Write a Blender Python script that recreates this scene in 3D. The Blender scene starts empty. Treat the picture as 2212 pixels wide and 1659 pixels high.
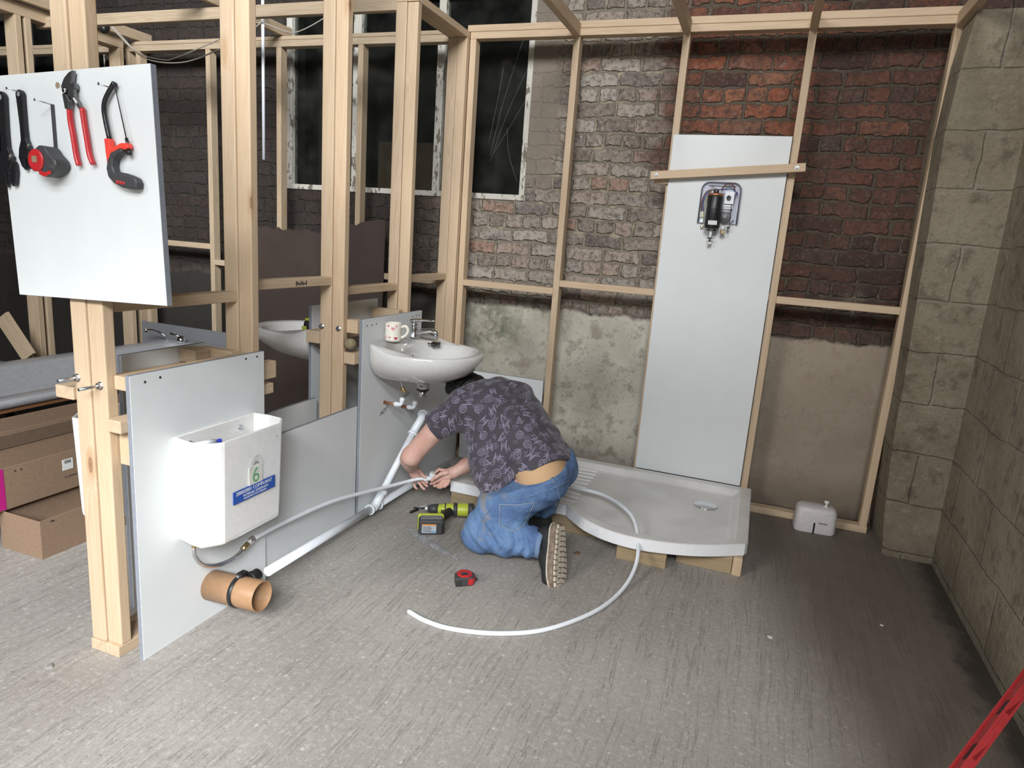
import bpy, math, random
import numpy as np
from mathutils import Vector, Matrix, Euler
random.seed(7)
sc = bpy.context.scene
COL = sc.collection
# ---------------------------------------------------------------- camera
def make_camera():
    f, yaw, pitch, roll = 1448.18, -0.34148, -0.21382, 0.07247
    cy, sy, cp, sp = math.cos(yaw), math.sin(yaw), math.cos(pitch), math.sin(pitch)
    F = Vector((sy*cp, cy*cp, sp)); R0 = Vector((cy, -sy, 0)); U0 = R0.cross(F)
    c, s = math.cos(roll), math.sin(roll)
    R = c*R0 + s*U0; U = -s*R0 + c*U0
    cd = bpy.data.cameras.new('camera'); cd.sensor_width = 36.0; cd.lens = f/2212*36.0
    cd.clip_start = 0.05
    co = bpy.data.objects.new('camera', cd); COL.objects.link(co)
    m = Matrix((R, U, -F)).transposed().to_4x4(); m.translation = (1.7982, -3.8936, 1.4345)
    co.matrix_world = m; sc.camera = co
make_camera()
sc.view_settings.view_transform = 'Standard'; sc.view_settings.look = 'None'
sc.view_settings.gamma = 1.0; sc.view_settings.use_curve_mapping = False
sc.view_settings.exposure = 0.04
w = bpy.data.worlds.new('sky'); sc.world = w; w.use_nodes = True
w.node_tree.nodes['Background'].inputs[0].default_value = (0.80, 0.90, 1.0, 1)
w.node_tree.nodes['Background'].inputs[1].default_value = 0.25
def area(name, loc, target, sx, sy_, power, color, spread=180):
    l = bpy.data.lights.new(name, 'AREA'); l.shape = 'RECTANGLE'; l.size = sx; l.size_y = sy_
    l.energy = power; l.color = color; l.spread = math.radians(spread)
    o = bpy.data.objects.new(name, l); COL.objects.link(o); o.location = loc
    d = Vector(target) - Vector(loc); o.rotation_euler = d.to_track_quat('-Z', 'Y').to_euler()
    return o
# daylight entering through the wide doorway behind the camera
area('daylight_doorway', (3.4, -15.0, 9.5), (0.9, -1.4, 0.8), 6.0, 4.0, 2650, (0.96, 0.98, 1.0))
area('daylight_yard', (8.2, -13.6, 8.5), (0.2, -1.6, 0.4), 4.0, 4.0, 3300, (0.93, 0.965, 1.0))
area('daylight_far_side', (-6.5, -14.0, 7.5), (1.8, -1.0, 0.8), 5.0, 4.0, 1500, (1.0, 0.97, 0.93))
# ---------------------------------------------------------------- helpers
WORG = {}
def tagk(o, label=None, cat=None, group=None, kind=None):
    if label: o['label'] = label
    if cat: o['category'] = cat
    if group: o['group'] = group
    if kind: o['kind'] = kind
    return o
def thing(name, loc, label, cat, group=None):
    o = bpy.data.objects.new(name, None); COL.objects.link(o); o.empty_display_size = .05
    o.location = loc; WORG[o] = Vector(loc)
    return tagk(o, label, cat, group)
def catmull(pts, n=8, closed=False):
    P = [Vector(p) for p in pts]; out = []
    m = len(P); rng = m if closed else m-1
    for i in range(rng):
        p0 = P[(i-1) % m] if (closed or i > 0) else P[0]*2-P[1]
        p1, p2 = P[i], P[(i+1) % m]
        p3 = P[(i+2) % m] if (closed or i+2 < m) else P[m-1]*2-P[m-2]
        for k in range(n):
            t = k/n
            out.append(0.5*((2*p1)+(p2-p0)*t+(2*p0-5*p1+4*p2-p3)*t*t+(3*p1-p0-3*p2+p3)*t**3))
    if not closed: out.append(P[-1])
    return out
class MB:
    def __init__(s): s.v = []; s.f = []; s.sm = []; s.m = Matrix.Identity(4); s.sflag = False
    def _add(s, vs, fs, smooth=None):
        b = len(s.v); s.v += [s.m @ Vector(p) for p in vs]
        s.f += [tuple(b+i for i in f) for f in fs]; s.sm += [s.sflag if smooth is None else smooth]*len(fs)
        return s
    def box(s, x0, x1, y0, y1, z0, z1):
        v = [(x0,y0,z0),(x1,y0,z0),(x1,y1,z0),(x0,y1,z0),(x0,y0,z1),(x1,y0,z1),(x1,y1,z1),(x0,y1,z1)]
        return s._add(v, [(0,3,2,1),(4,5,6,7),(0,1,5,4),(1,2,6,5),(2,3,7,6),(3,0,4,7)], False)
    def prism(s, poly, axis, a, b, smooth=False):
        n = len(poly)
        def mk(p, t):
            return {'x': (t, p[0], p[1]), 'y': (p[0], t, p[1]), 'z': (p[0], p[1], t)}[axis]
        v = [mk(p, a) for p in poly]+[mk(p, b) for p in poly]
        fs = [(i, (i+1) % n, n+(i+1) % n, n+i) for i in range(n)]
        s._add(v, fs, smooth); s._add(v[:n], [tuple(range(n-1, -1, -1))], False); s._add(v[n:], [tuple(range(n))], False)
        return s
    def tube(s, pts, r, n=10, caps=True, flat=1.0, up=None, hollow=None):
        P = [Vector(p) for p in pts]; m = len(P); rs = r if isinstance(r, (list, tuple)) else [r]*m
        T = [(P[min(i+1, m-1)]-P[max(i-1, 0)]).normalized() for i in range(m)]
        u = Vector(up) if up else (Vector((0,0,1)) if abs(T[0].z) < .9 else Vector((1,0,0)))
        u = (u-T[0]*u.dot(T[0])).normalized(); vs = []
        for i in range(m):
            u = (u-T[i]*u.dot(T[i])).normalized(); w_ = T[i].cross(u)
            for k in range(n):
                a = 2*math.pi*k/n
                vs.append(P[i]+rs[i]*(math.cos(a)*u*flat+math.sin(a)*w_))
        fs = []
        for i in range(m-1):
            for k in range(n):
                fs.append((i*n+k, i*n+(k+1) % n, (i+1)*n+(k+1) % n, (i+1)*n+k))
        s._add(vs, fs, True)
        if caps:
            s._add(vs[:n], [tuple(range(n-1, -1, -1))], False); s._add(vs[-n:], [tuple(range(n))], False)
        return s
    def lathe(s, prof, c=(0,0,0), axis=(0,0,1), n=24, smooth=True):
        ax = Vector(axis).normalized(); q = Vector((0,0,1)).rotation_difference(ax); c = Vector(c); vs = []
        for r, z in prof:
            for k in range(n):
                a = 2*math.pi*k/n; vs.append(c+q @ Vector((r*math.cos(a), r*math.sin(a), z)))
        fs = [(i*n+k, i*n+(k+1) % n, (i+1)*n+(k+1) % n, (i+1)*n+k) for i in range(len(prof)-1) for k in range(n)]
        s._add(vs, fs, smooth)
        if prof[0][0] > 1e-5: s._add(vs[:n], [tuple(range(n-1, -1, -1))], False)
        if prof[-1][0] > 1e-5: s._add(vs[-n:], [tuple(range(n))], False)
        return s
    def loft(s, rings, cap0=True, cap1=True, smooth=True):
        n = len(rings[0]); vs = [p for r in rings for p in r]
        fs = [(i*n+k, i*n+(k+1) % n, (i+1)*n+(k+1) % n, (i+1)*n+k) for i in range(len(rings)-1) for k in range(n)]
        s._add(vs, fs, smooth)
        if cap0: s._add(rings[0], [tuple(range(n-1, -1, -1))], smooth)
        if cap1: s._add(rings[-1], [tuple(range(n))], smooth)
        return s
    def ball(s, c, r, n=16, sc_=(1,1,1)):
        c = Vector(c); m = n//2; rings = []
        prof = [(max(1e-6, math.sin(math.pi*i/m)), -math.cos(math.pi*i/m)) for i in range(m+1)]
        for pr, pz in prof:
            rings.append([c+Vector((sc_[0]*r*pr*math.cos(2*math.pi*k/n), sc_[1]*r*pr*math.sin(2*math.pi*k/n), sc_[2]*r*pz)) for k in range(n)])
        return s.loft(rings, False, False, True)
    def build(s, name, mat, parent=None, bevel=0, seg=2, subsurf=0, recalc=True):
        org = WORG.get(parent, Vector((0,0,0))) if parent is not None else Vector((0,0,0))
        if parent is None and s.v:
            lo = [min(p[i] for p in s.v) for i in range(3)]; hi = [max(p[i] for p in s.v) for i in range(3)]
            org = Vector(((lo[0]+hi[0])/2, (lo[1]+hi[1])/2, lo[2]))
        me = bpy.data.meshes.new(name); me.from_pydata([tuple(p-org) for p in s.v], [], s.f)
        me.polygons.foreach_set('use_smooth', s.sm)
        if recalc:
            import bmesh
            bm = bmesh.new(); bm.from_mesh(me); bmesh.ops.remove_doubles(bm, verts=bm.verts, dist=1e-6)
            bmesh.ops.recalc_face_normals(bm, faces=bm.faces); bm.to_mesh(me); bm.free()
        for mm in (mat if isinstance(mat, (list, tuple)) else [mat]): me.materials.append(mm)
        o = bpy.data.objects.new(name, me); COL.objects.link(o)
        if parent is not None: o.parent = parent
        else: o.location = org
        WORG[o] = org
        if bevel:
            b = o.modifiers.new('bevel', 'BEVEL'); b.width = bevel; b.segments = seg; b.limit_method = 'ANGLE'; b.angle_limit = math.radians(35)
            b.harden_normals = False
        if subsurf:
            b = o.modifiers.new('sub', 'SUBSURF'); b.levels = subsurf; b.render_levels = subsurf
        return o
def struct(o, lab=None):
    o['kind'] = 'structure'
    if lab: o['label'] = lab
    return o
# ---------------------------------------------------------------- node helpers
class NT:
    def __init__(s, name):
        s.mat = bpy.data.materials.new(name); s.mat.use_nodes = True; s.t = s.mat.node_tree
        s.b = s.t.nodes['Principled BSDF']; s.out = s.t.nodes['Material Output']
    def n(s, typ, **kw):
        nd = s.t.nodes.new(typ)
        for k, v in kw.items():
            if k.startswith('i_'):
                s.put(nd.inputs[int(k[2:]) if k[2:].isdigit() else k[2:].replace('_', ' ')], v)
            else: setattr(nd, k, v)
        return nd
    def put(s, sock, v):
        if isinstance(v, bpy.types.NodeSocket): s.t.links.new(v, sock)
        elif hasattr(v, 'outputs'): s.t.links.new(v.outputs[0], sock)
        else:
            if isinstance(v, (tuple, list)) and len(v) == 3 and sock.type == 'RGBA': v = (*v, 1)
            sock.default_value = v
    def math(s, op, a, b=0.0, c=0.0, clamp=False):
        nd = s.t.nodes.new('ShaderNodeMath'); nd.operation = op; nd.use_clamp = clamp
        for i, x in enumerate((a, b, c)): s.put(nd.inputs[i], x)
        return nd.outputs[0]
    def vmath(s, op, a, b=(0,0,0), sc_=None):
        nd = s.t.nodes.new('ShaderNodeVectorMath'); nd.operation = op
        s.put(nd.inputs[0], a); s.put(nd.inputs[1], b)
        if sc_ is not None: s.put(nd.inputs['Scale'], sc_)
        return nd.outputs['Value'] if op in ('LENGTH', 'DOT_PRODUCT', 'DISTANCE') else nd.outputs[0]
    def mix(s, fac, a, b, typ='MIX'):
        nd = s.t.nodes.new('ShaderNodeMix'); nd.data_type = 'RGBA'; nd.blend_type = typ; nd.clamp_factor = True
        s.put(nd.inputs[0], fac); s.put(nd.inputs[6], a); s.put(nd.inputs[7], b)
        return nd.outputs[2]
    def ramp(s, fac, stops, interp='LINEAR'):
        nd = s.t.nodes.new('ShaderNodeValToRGB'); nd.color_ramp.interpolation = interp
        els = nd.color_ramp.elements
        while len(els) < len(stops): els.new(0.5)
        for e, (p, c) in zip(els, stops):
            e.position = p; e.color = (*c, 1) if isinstance(c, (tuple, list)) else (c, c, c, 1)
        s.put(nd.inputs[0], fac); return nd.outputs[0]
    def mr(s, v, a, b, c=0.0, d=1.0, smooth=True):
        nd = s.t.nodes.new('ShaderNodeMapRange'); nd.interpolation_type = 'SMOOTHSTEP' if smooth else 'LINEAR'
        for i, x in enumerate((v, a, b, c, d)): s.put(nd.inputs[i], x)
        return nd.outputs[0]
    def obj(s): return s.n('ShaderNodeTexCoord').outputs['Object']
    def rnd(s): return s.n('ShaderNodeObjectInfo').outputs['Random']
    def mapping(s, v, scale=(1,1,1), loc=(0,0,0), rot=(0,0,0)):
        nd = s.t.nodes.new('ShaderNodeMapping'); s.put(nd.inputs[0], v)
        s.put(nd.inputs['Location'], loc); s.put(nd.inputs['Rotation'], rot); s.put(nd.inputs['Scale'], scale)
        return nd.outputs[0]
    def noise(s, v, scale, detail=4, rough=.55, dist=0, col=False):
        nd = s.n('ShaderNodeTexNoise'); s.put(nd.inputs['Vector'], v); s.put(nd.inputs['Scale'], scale)
        nd.inputs['Detail'].default_value = detail; nd.inputs['Roughness'].default_value = rough
        nd.inputs['Distortion'].default_value = dist
        return nd.outputs['Color' if col else 'Fac']
    def voro(s, v, scale, feature='F1', out='Distance', rnd=1.0, dim='3D'):
        nd = s.n('ShaderNodeTexVoronoi', feature=feature, voronoi_dimensions=dim); s.put(nd.inputs['Vector'], v)
        s.put(nd.inputs['Scale'], scale); nd.inputs['Randomness'].default_value = rnd
        return nd.outputs[out]
    def bump(s, h, strength=.5, dist=.01, prev=None):
        nd = s.n('ShaderNodeBump'); s.put(nd.inputs['Height'], h); nd.inputs['Strength'].default_value = strength
        nd.inputs['Distance'].default_value = dist
        if prev is not None: s.put(nd.inputs['Normal'], prev)
        return nd.outputs[0]
    def sep(s, v):
        return s.n('ShaderNodeSeparateXYZ', i_0=v).outputs
    def comb(s, x=0.0, y=0.0, z=0.0):
        nd = s.t.nodes.new('ShaderNodeCombineXYZ')
        for i, q in enumerate((x, y, z)): s.put(nd.inputs[i], q)
        return nd.outputs[0]
    def fin(s, col=None, rough=None, metal=None, normal=None, **kw):
        if col is not None: s.put(s.b.inputs['Base Color'], col)
        if rough is not None: s.put(s.b.inputs['Roughness'], rough)
        if metal is not None: s.put(s.b.inputs['Metallic'], metal)
        if normal is not None: s.put(s.b.inputs['Normal'], normal)
        for k, v in kw.items(): s.put(s.b.inputs[k.replace('_', ' ')], v)
        return s.mat
def srgb(r, g, b):
    f = lambda c: (c/255/12.92) if c/255 <= .04045 else ((c/255+.055)/1.055)**2.4
    return (f(r), f(g), f(b))
def simple(name, rgb, rough=.5, metal=0.0, var=.06, bumpk=0.0, scale=60, **kw):
    t = NT(name); o = t.obj(); n = t.noise(o, scale, 3)
    c = t.mix(t.mr(n, .3, .7, 0, 1), tuple(x*(1-var) for x in rgb), tuple(min(1, x*(1+var)) for x in rgb))
    nm = t.bump(n, bumpk, .002) if bumpk else None
    return t.fin(c, rough, metal, nm, **kw)
# ---------------------------------------------------------------- materials
def wood_mat(name, axis, base=(0.53,0.405,0.28), dark=(0.41,0.29,0.18), knots=True):
    t = NT(name); o = t.obj(); r = t.rnd()
    off = t.comb(t.math('MULTIPLY', r, 37.0), t.math('MULTIPLY', r, 91.0), t.math('MULTIPLY', r, 53.0))
    v = t.vmath('ADD', o, off)
    st = {'x': (.045,1,1), 'y': (1,.045,1), 'z': (1,1,.045)}[axis]
    kst = {'x': (.35,1,1), 'y': (1,.35,1), 'z': (1,1,.35)}[axis]
    kd = t.voro(t.mapping(v, kst), 5.5, rnd=1.0)
    warp = t.math('MULTIPLY', t.mr(kd, .0, .22, 1, 0), .035)
    vv = t.vmath('ADD', t.mapping(v, st), t.comb(warp, warp, warp))
    big = t.noise(vv, 26, 2, .5, .6)
    fine = t.noise(vv, 190, 3, .6)
    rings = t.math('SINE', t.math('MULTIPLY', big, 46.0))
    g = t.math('ADD', t.math('MULTIPLY', rings, .22), t.math('MULTIPLY', fine, .75))
    c = t.mix(t.mr(g, .1, .85, 0, .75), base, dark)
    tone = t.noise(t.mapping(v, tuple(x*.6 for x in kst)), 6, 2)
    c = t.mix(t.mr(tone, .35, .7, 0, .45), c, tuple(x*y for x, y in zip(base, (1.12,1.12,1.1))))
    c = t.mix(t.math('MULTIPLY', r, .25), c, (0.62,0.43,0.25))
    if knots:
        kr = t.math('MULTIPLY', t.math('SINE', t.math('MULTIPLY', kd, 260.0)), .2)
        c = t.mix(t.math('MULTIPLY', t.mr(kd, .07, .16, 1, 0), .45), c, (0.40,0.22,0.10))
        c = t.mix(t.math('ADD', t.mr(kd, .045, .075, .75, 0), t.math('MULTIPLY', kr, t.mr(kd, .05, .09, 1, 0)), clamp=True), c, (0.20,0.10,0.045))
    nm = t.bump(fine, .18, .002)
    return t.fin(c, .62, 0.0, nm)
WX, WY, WZ = (wood_mat('pine_'+a, a) for a in 'xyz')
DX, DY, DZ = (wood_mat('pine_aged_'+a, a, (0.47,0.37,0.26), (0.33,0.24,0.15)) for a in 'xyz')
TX = wood_mat('treated_timber', 'x', (0.30,0.235,0.14), (0.20,0.15,0.085))
TY = wood_mat('treated_timber_y', 'y', (0.30,0.235,0.14), (0.20,0.15,0.085))
def board_white(name='white_melamine', col=(0.66,0.68,0.68)):
    t = NT(name); o = t.obj(); n = t.noise(o, 7, 3); d = t.noise(o, 380, 2)
    c = t.mix(t.mr(n, .35, .75, 0, .5), col, tuple(x*.94 for x in col))
    sp = t.voro(o, 9); c = t.mix(t.mr(sp, .012, .022, .35, 0), c, (.25,.24,.22))
    return t.fin(c, .42, 0.0, t.bump(d, .05, .001))
BW = board_white()
EDGE = simple('board_edge_grey', (0.22,0.235,0.265), .5)
EDGEB = simple('board_raw_edge', (0.27,0.20,0.14), .8, bumpk=.4, scale=300)
CHROME = simple('chrome', (.75,.76,.78), .12, 1.0, 0.02)
STEEL = simple('zinc_steel', (.55,.56,.58), .35, 1.0)
BRASS = simple('brass', (.62,.48,.25), .3, 1.0)
COPPER = simple('copper_pipe', (.50,.22,.13), .45, .8)
CERAM = simple('white_ceramic', (.70,.69,.665), .12, 0, .03, Coat_Weight=.4)
ACRYL = simple('white_acrylic', (.84,.85,.87), .2, 0, .02)
PLAST = simple('white_pipe_plastic', (.78,.82,.86), .35, 0, .03)
BLACKP = simple('black_plastic', (.012,.012,.013), .4)
BLACKM = simple('black_steel', (.018,.018,.02), .28, .3)
GREYP = simple('grey_plastic', (.045,.045,.048), .5)
RED = simple('red_plastic', (.46,.02,.024), .35)
LIME = simple('lime_plastic', (.45,.52,.05), .4)
def brick_mat():
    t = NT('old_brick_wall'); o = t.obj(); x, y, z = t.sep(o)[:3]
    vert = t.n('ShaderNodeTexCoord').outputs['Normal']
    base = t.comb(t.math('ADD', x, y), z, 0.0)
    wob = t.vmath('SUBTRACT', t.noise(t.comb(x, z, y), 5, 3, col=True), (.5,.5,.5))
    wob2 = t.vmath('SUBTRACT', t.noise(t.comb(x, z, y), 32, 3, col=True), (.5,.5,.5))
    v = t.vmath('ADD', t.vmath('ADD', base, t.vmath('SCALE', wob, sc_=.045)), t.vmath('SCALE', wob2, sc_=.020))
    bk = t.n('ShaderNodeTexBrick', offset=.5, offset_frequency=2, squash=.5, squash_frequency=3)
    t.put(bk.inputs['Vector'], v)
    for k, val in (('Scale', 1.0), ('Mortar Size', .0075), ('Mortar Smooth', .55), ('Bias', 0.0), ('Brick Width', .235), ('Row Height', .083)): bk.inputs[k].default_value = val
    bk.inputs['Color1'].default_value = (0,0,0,1); bk.inputs['Color2'].default_value = (1,1,1,1); bk.inputs['Mortar'].default_value = (.5,.5,.5,1)
    rv = bk.outputs['Color']; mort = bk.outputs['Fac']
    t.put(bk.inputs['Mortar Size'], t.mr(t.noise(o, 17, 4, .6), .33, .68, .004, .018))
    n1 = t.noise(o, 3.0, 4); n2 = t.noise(o, 45, 5, .65); n3 = t.noise(o, 12, 5, .6); n4 = t.noise(o, 1.3, 3)
    dark = t.ramp(rv, [(0, (.055,.030,.024)), (.3, (.105,.048,.034)), (.55, (.16,.062,.040)), (.8, (.085,.055,.045)), (1, (.22,.085,.05))])
    redb = t.ramp(rv, [(0, (.07,.035,.03)), (.22, (.30,.095,.045)), (.45, (.12,.06,.045)), (.62, (.36,.115,.05)), (.8, (.10,.065,.055)), (1, (.30,.12,.06))])
    gry = t.ramp(rv, [(0, (.29,.245,.20)), (.3, (.19,.15,.125)), (.5, (.38,.335,.28)), (.7, (.31,.19,.14)), (.85, (.42,.385,.33)), (1, (.13,.10,.09))])
    # limewashed between the left studs, redder further right and up
    mgrey = t.math('ADD', t.mr(x, .9, 1.55, 1.0, -.1), t.math('MULTIPLY', t.math('SUBTRACT', n1, .5), 1.6))
    mgrey = t.math('ADD', mgrey, t.mr(z, 1.05, 2.1, .35, -.12))
    mgrey = t.math('MULTIPLY', t.mr(mgrey, .3, .75, 0, 1), t.mr(x, -.55, .0, .35, 1))
    mred = t.math('MULTIPLY', t.mr(x, 1.0, 1.4, 0, 1), t.mr(t.math('ADD', z, t.math('MULTIPLY', t.math('SUBTRACT', n1, .5), .9)), 1.7, 2.1, .15, 1)); mred = t.math('MULTIPLY', mred, t.mr(x, 1.8, 2.05, 1, .35))
    c = t.mix(mred, dark, redb); c = t.mix(mgrey, c, gry)
    c = t.mix(t.mr(n3, .5, .72, 0, .55), c, t.mix(mgrey, (.06,.045,.038), (.33,.30,.255)))
    c = t.mix(t.mr(n2, .46, .66, 0, .65), c, (.040,.030,.026)); n5 = t.noise(t.vmath('ADD', o, (3,1,7)), 60, 5, .7); c = t.mix(t.math('MULTIPLY', t.mr(n5, .52, .68, 0, .6), t.mr(mgrey, 0, 1, .35, 1)), c, (.46,.42,.36)); n6 = t.noise(o, 22, 4, .65, .8); c = t.mix(t.mr(n6, .56, .66, 0, .55), c, t.mix(mgrey, (.035,.026,.024), (.15,.115,.10)))
    mc = t.mix(mgrey, (.10,.078,.055), (.22,.19,.145)); mc = t.mix(t.mr(n3, .52, .66, 0, .85), mc, t.mix(mgrey, (.17,.135,.095), (.42,.35,.25)))
    c = t.mix(mort, c, mc)
    c = t.mix(t.math('MULTIPLY', t.mr(x, 1.75, 2.05, 0, .5), t.mr(n1, .3, .6, .6, 1)), c, (.030,.018,.014))  # shade of the right-hand bay painted into the brick colour
    # smooth render beside the window
    rn = t.math('ADD', x, t.math('MULTIPLY', t.math('SUBTRACT', n3, .5), .35))
    rend = t.math('MULTIPLY', t.mr(rn, .50, .56, 1, 0), t.mr(t.math('ADD', x, 0.0), .25, .3, 0, 1))
    rend = t.math('MULTIPLY', rend, t.mr(t.math('ADD', z, t.math('MULTIPLY', n1, .5)), 1.95, 2.15, 0, 1))
    c = t.mix(rend, c, t.mix(n2, (.17,.14,.11), (.27,.23,.185)))
    # cement render on the lower wall
    ed = t.math('ADD', z, t.math('MULTIPLY', t.math('SUBTRACT', t.noise(o, 4.0, 5), .5), .16))
    pl = t.mr(ed, 1.005, 1.015, 1, 0)
    p1 = t.mix(t.mr(n1, .3, .7, 0, 1), (.36,.33,.27), (.56,.53,.445)); p1 = t.mix(t.mr(n3, .5, .68, 0, .75), p1, (.23,.195,.155)); p1 = t.mix(t.mr(n2, .52, .7, 0, .4), p1, (.16,.135,.11))
    p1 = t.mix(t.mr(t.noise(t.mapping(o, (14,14,1.4)), 3, 4), .55, .8, 0, .35), p1, (.40,.38,.33))
    warm = t.mr(x, 1.6, 2.0, 0, .8); p1 = t.mix(warm, p1, t.mix(n1, (.21,.16,.11), (.31,.245,.18)))
    p1 = t.mix(t.mr(z, .0, .28, .6, 0), p1, (.10,.075,.055))
    cr = t.voro(t.vmath('ADD', o, t.vmath('SCALE', wob2, sc_=.25)), 1.7, 'DISTANCE_TO_EDGE'); p1 = t.mix(t.mr(cr, .0, .006, .6, 0), p1, (.09,.07,.055))
    dx = t.math('DIVIDE', t.math('SUBTRACT', x, .16), .30); dz = t.math('DIVIDE', t.math('SUBTRACT', z, .86), .26)
    gd = t.math('SQRT', t.math('ADD', t.math('MULTIPLY', dx, dx), t.math('MULTIPLY', dz, dz)))
    grn = t.math('MULTIPLY', t.mr(gd, .2, 1.15, 1, 0), t.mr(t.noise(o, 7, 5, .7), .38, .62, .1, .8))
    p1 = t.mix(grn, p1, (.075,.10,.045)); p1 = t.mix(t.math('MULTIPLY', t.mr(x, -.05, .12, .8, 0), n1), p1, (.05,.05,.045))
    p1 = t.mix(t.mr(x, -.3, -.1, .75, 0), p1, (.08,.07,.055))
    c = t.mix(pl, c, p1)
    c = t.mix(t.mr(t.math('ADD', x, t.math('MULTIPLY', n1, .3)), -.35, .05, .86, 0), c, (.014,.0105,.009))  # darkness of the left bay put into the brick and render colour
    lip = t.math('MULTIPLY', t.mr(ed, .99, 1.01, 0, 1), t.mr(ed, 1.012, 1.05, 1, 0)); c = t.mix(t.math('MULTIPLY', lip, .6), c, (.07,.055,.045))
    hb = t.math('ADD', t.math('MULTIPLY', mort, -1.2), t.math('MULTIPLY', n2, .7)); hb = t.math('ADD', hb, t.math('MULTIPLY', n3, .6))
    hb = t.math('MULTIPLY', hb, t.math('SUBTRACT', 1.0, t.math('MAXIMUM', pl, t.math('MULTIPLY', rend, .8))))
    hp = t.math('MULTIPLY', t.math('ADD', n3, t.math('MULTIPLY', n2, .4)), .35)
    h = t.math('ADD', hb, t.math('MULTIPLY', pl, t.math('ADD', hp, .9)))
    return t.fin(c, .92, 0.0, t.bump(h, .9, .014))
def block_mat():
    t = NT('concrete_block_wall'); o = t.obj(); x, y, z = t.sep(o)[:3]
    wob = t.vmath('SUBTRACT', t.noise(o, 4, 3, col=True), (.5,.5,.5))
    v = t.vmath('ADD', t.comb(t.math('ADD', y, t.math('MULTIPLY', x, 1.0)), t.math('ADD', z, -.03), 0.0), t.vmath('SCALE', wob, sc_=.05))
    bk = t.n('ShaderNodeTexBrick', offset=.5, offset_frequency=2); t.put(bk.inputs['Vector'], v)
    for k, val in (('Scale', 1.0), ('Mortar Size', .010), ('Mortar Smooth', .8), ('Bias', 0.0), ('Brick Width', .48), ('Row Height', .252)): bk.inputs[k].default_value = val
    bk.inputs['Color1'].default_value = (0,0,0,1); bk.inputs['Color2'].default_value = (1,1,1,1)
    n1 = t.noise(o, 2.2, 4); n2 = t.noise(o, 70, 5, .7); n3 = t.noise(o, 11, 5, .6)
    c = t.mix(t.mr(n1, .3, .7, 0, 1), (.20,.165,.11), (.31,.27,.195))
    c = t.mix(t.math('MULTIPLY', bk.outputs['Color'], .22), c, (.26,.22,.155))
    c = t.mix(t.mr(n2, .5, .75, 0, .5), c, (.09,.075,.055))
    c = t.mix(t.mr(n2, .28, .4, .4, 0), c, (.30,.265,.20))
    c = t.mix(t.mr(n3, .52, .68, 0, .6), c, (.10,.08,.058)); c = t.mix(t.mr(t.noise(o, 30, 5, .7), .5, .68, 0, .45), c, (.36,.32,.25))
    c = t.mix(t.math('MULTIPLY', bk.outputs['Fac'], t.mr(n3, .4, .65, .0, .65)), c, t.mix(t.mr(n1, .4, .6, 0, 1), (.10,.085,.065), (.34,.32,.27)))
    c = t.mix(t.mr(t.math('ADD', z, t.math('MULTIPLY', n3, .3)), .1, .4, .55, 0), c, (.07,.055,.045))
    h = t.math('ADD', t.math('MULTIPLY', n3, .8), t.math('ADD', t.math('MULTIPLY', n2, .4), t.math('MULTIPLY', bk.outputs['Fac'], -.35)))
    return t.fin(c, .95, 0.0, t.bump(h, 1.0, .022))
def floor_mat():
    t = NT('concrete_floor'); o = t.obj(); x, y, z = t.sep(o)[:3]
    n1 = t.noise(o, 1.4, 4); n2 = t.noise(o, 120, 4, .7); n3 = t.noise(o, 9, 5, .6)
    warp = t.vmath('ADD', o, t.vmath('SCALE', t.noise(o, 1.6, 2, col=True), sc_=.07))
    stv = t.mapping(warp, (9, .30, 1), rot=(0, 0, .02))
    st = t.noise(stv, 2.6, 5, .65); st2 = t.noise(t.mapping(warp, (30, 1.6, 1)), 2.0, 3)
    groove = t.math('MULTIPLY', t.mr(t.math('ABSOLUTE', t.math('SUBTRACT', st, .5)), .0, .012, 1, 0), t.mr(n3, .35, .6, .1, 1))
    c = t.mix(t.mr(n1, .3, .7, 0, 1), (.275,.252,.225), (.355,.33,.30))
    c = t.mix(t.mr(st, .35, .7, 0, .35), c, (.29,.265,.235))
    c = t.mix(t.mr(n3, .52, .75, 0, .4), c, (.40,.38,.345))
    c = t.mix(t.mr(n2, .5, .7, 0, .5), c, (.17,.15,.13)); nb = t.noise(t.vmath('ADD', o, (5,2,0)), 55, 5, .7); c = t.mix(t.mr(nb, .5, .7, 0, .5), c, (.52,.495,.455)); c = t.mix(t.mr(nb, .3, .45, .35, 0), c, (.20,.175,.15))
    c = t.mix(t.math('MULTIPLY', groove, .42), c, (.13,.11,.095))
    sp = t.voro(o, 16); c = t.mix(t.mr(sp, .07, .12, .7, 0), c, (.50,.48,.44))
    sp2 = t.voro(o, 38); c = t.mix(t.mr(sp2, .06, .09, .8, 0), c, (.06,.05,.045))
    # damp, trodden-in brown patch by the right-hand wall, with the jamb's shadow painted in
    damp_shade = t.math('ADD', t.math('ADD', x, t.math('MULTIPLY', y, .22)), t.math('MULTIPLY', t.math('SUBTRACT', n1, .5), .35))
    c = t.mix(t.mr(damp_shade, 1.60, 2.05, 0, .86), c, t.mix(n3, (.085,.066,.052), (.135,.108,.086)))
    wet = t.math('ADD', x, t.math('MULTIPLY', n3, .22)); c = t.mix(t.mr(wet, 2.76, 2.86, 0, .85), c, (.03,.025,.02))
    h = t.math('ADD', t.math('ADD', t.math('MULTIPLY', st, 1.0), t.math('MULTIPLY', n3, .5)), t.math('SUBTRACT', t.math('MULTIPLY', n2, .25), t.math('MULTIPLY', groove, .7)))
    h = t.math('ADD', h, t.math('MULTIPLY', st2, .35))
    return t.fin(c, t.mr(damp_shade, 1.62, 2.05, .85, .6), 0.0, t.bump(h, .45, .010))
BRICK, BLOCK, FLOOR = brick_mat(), block_mat(), floor_mat()
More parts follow.
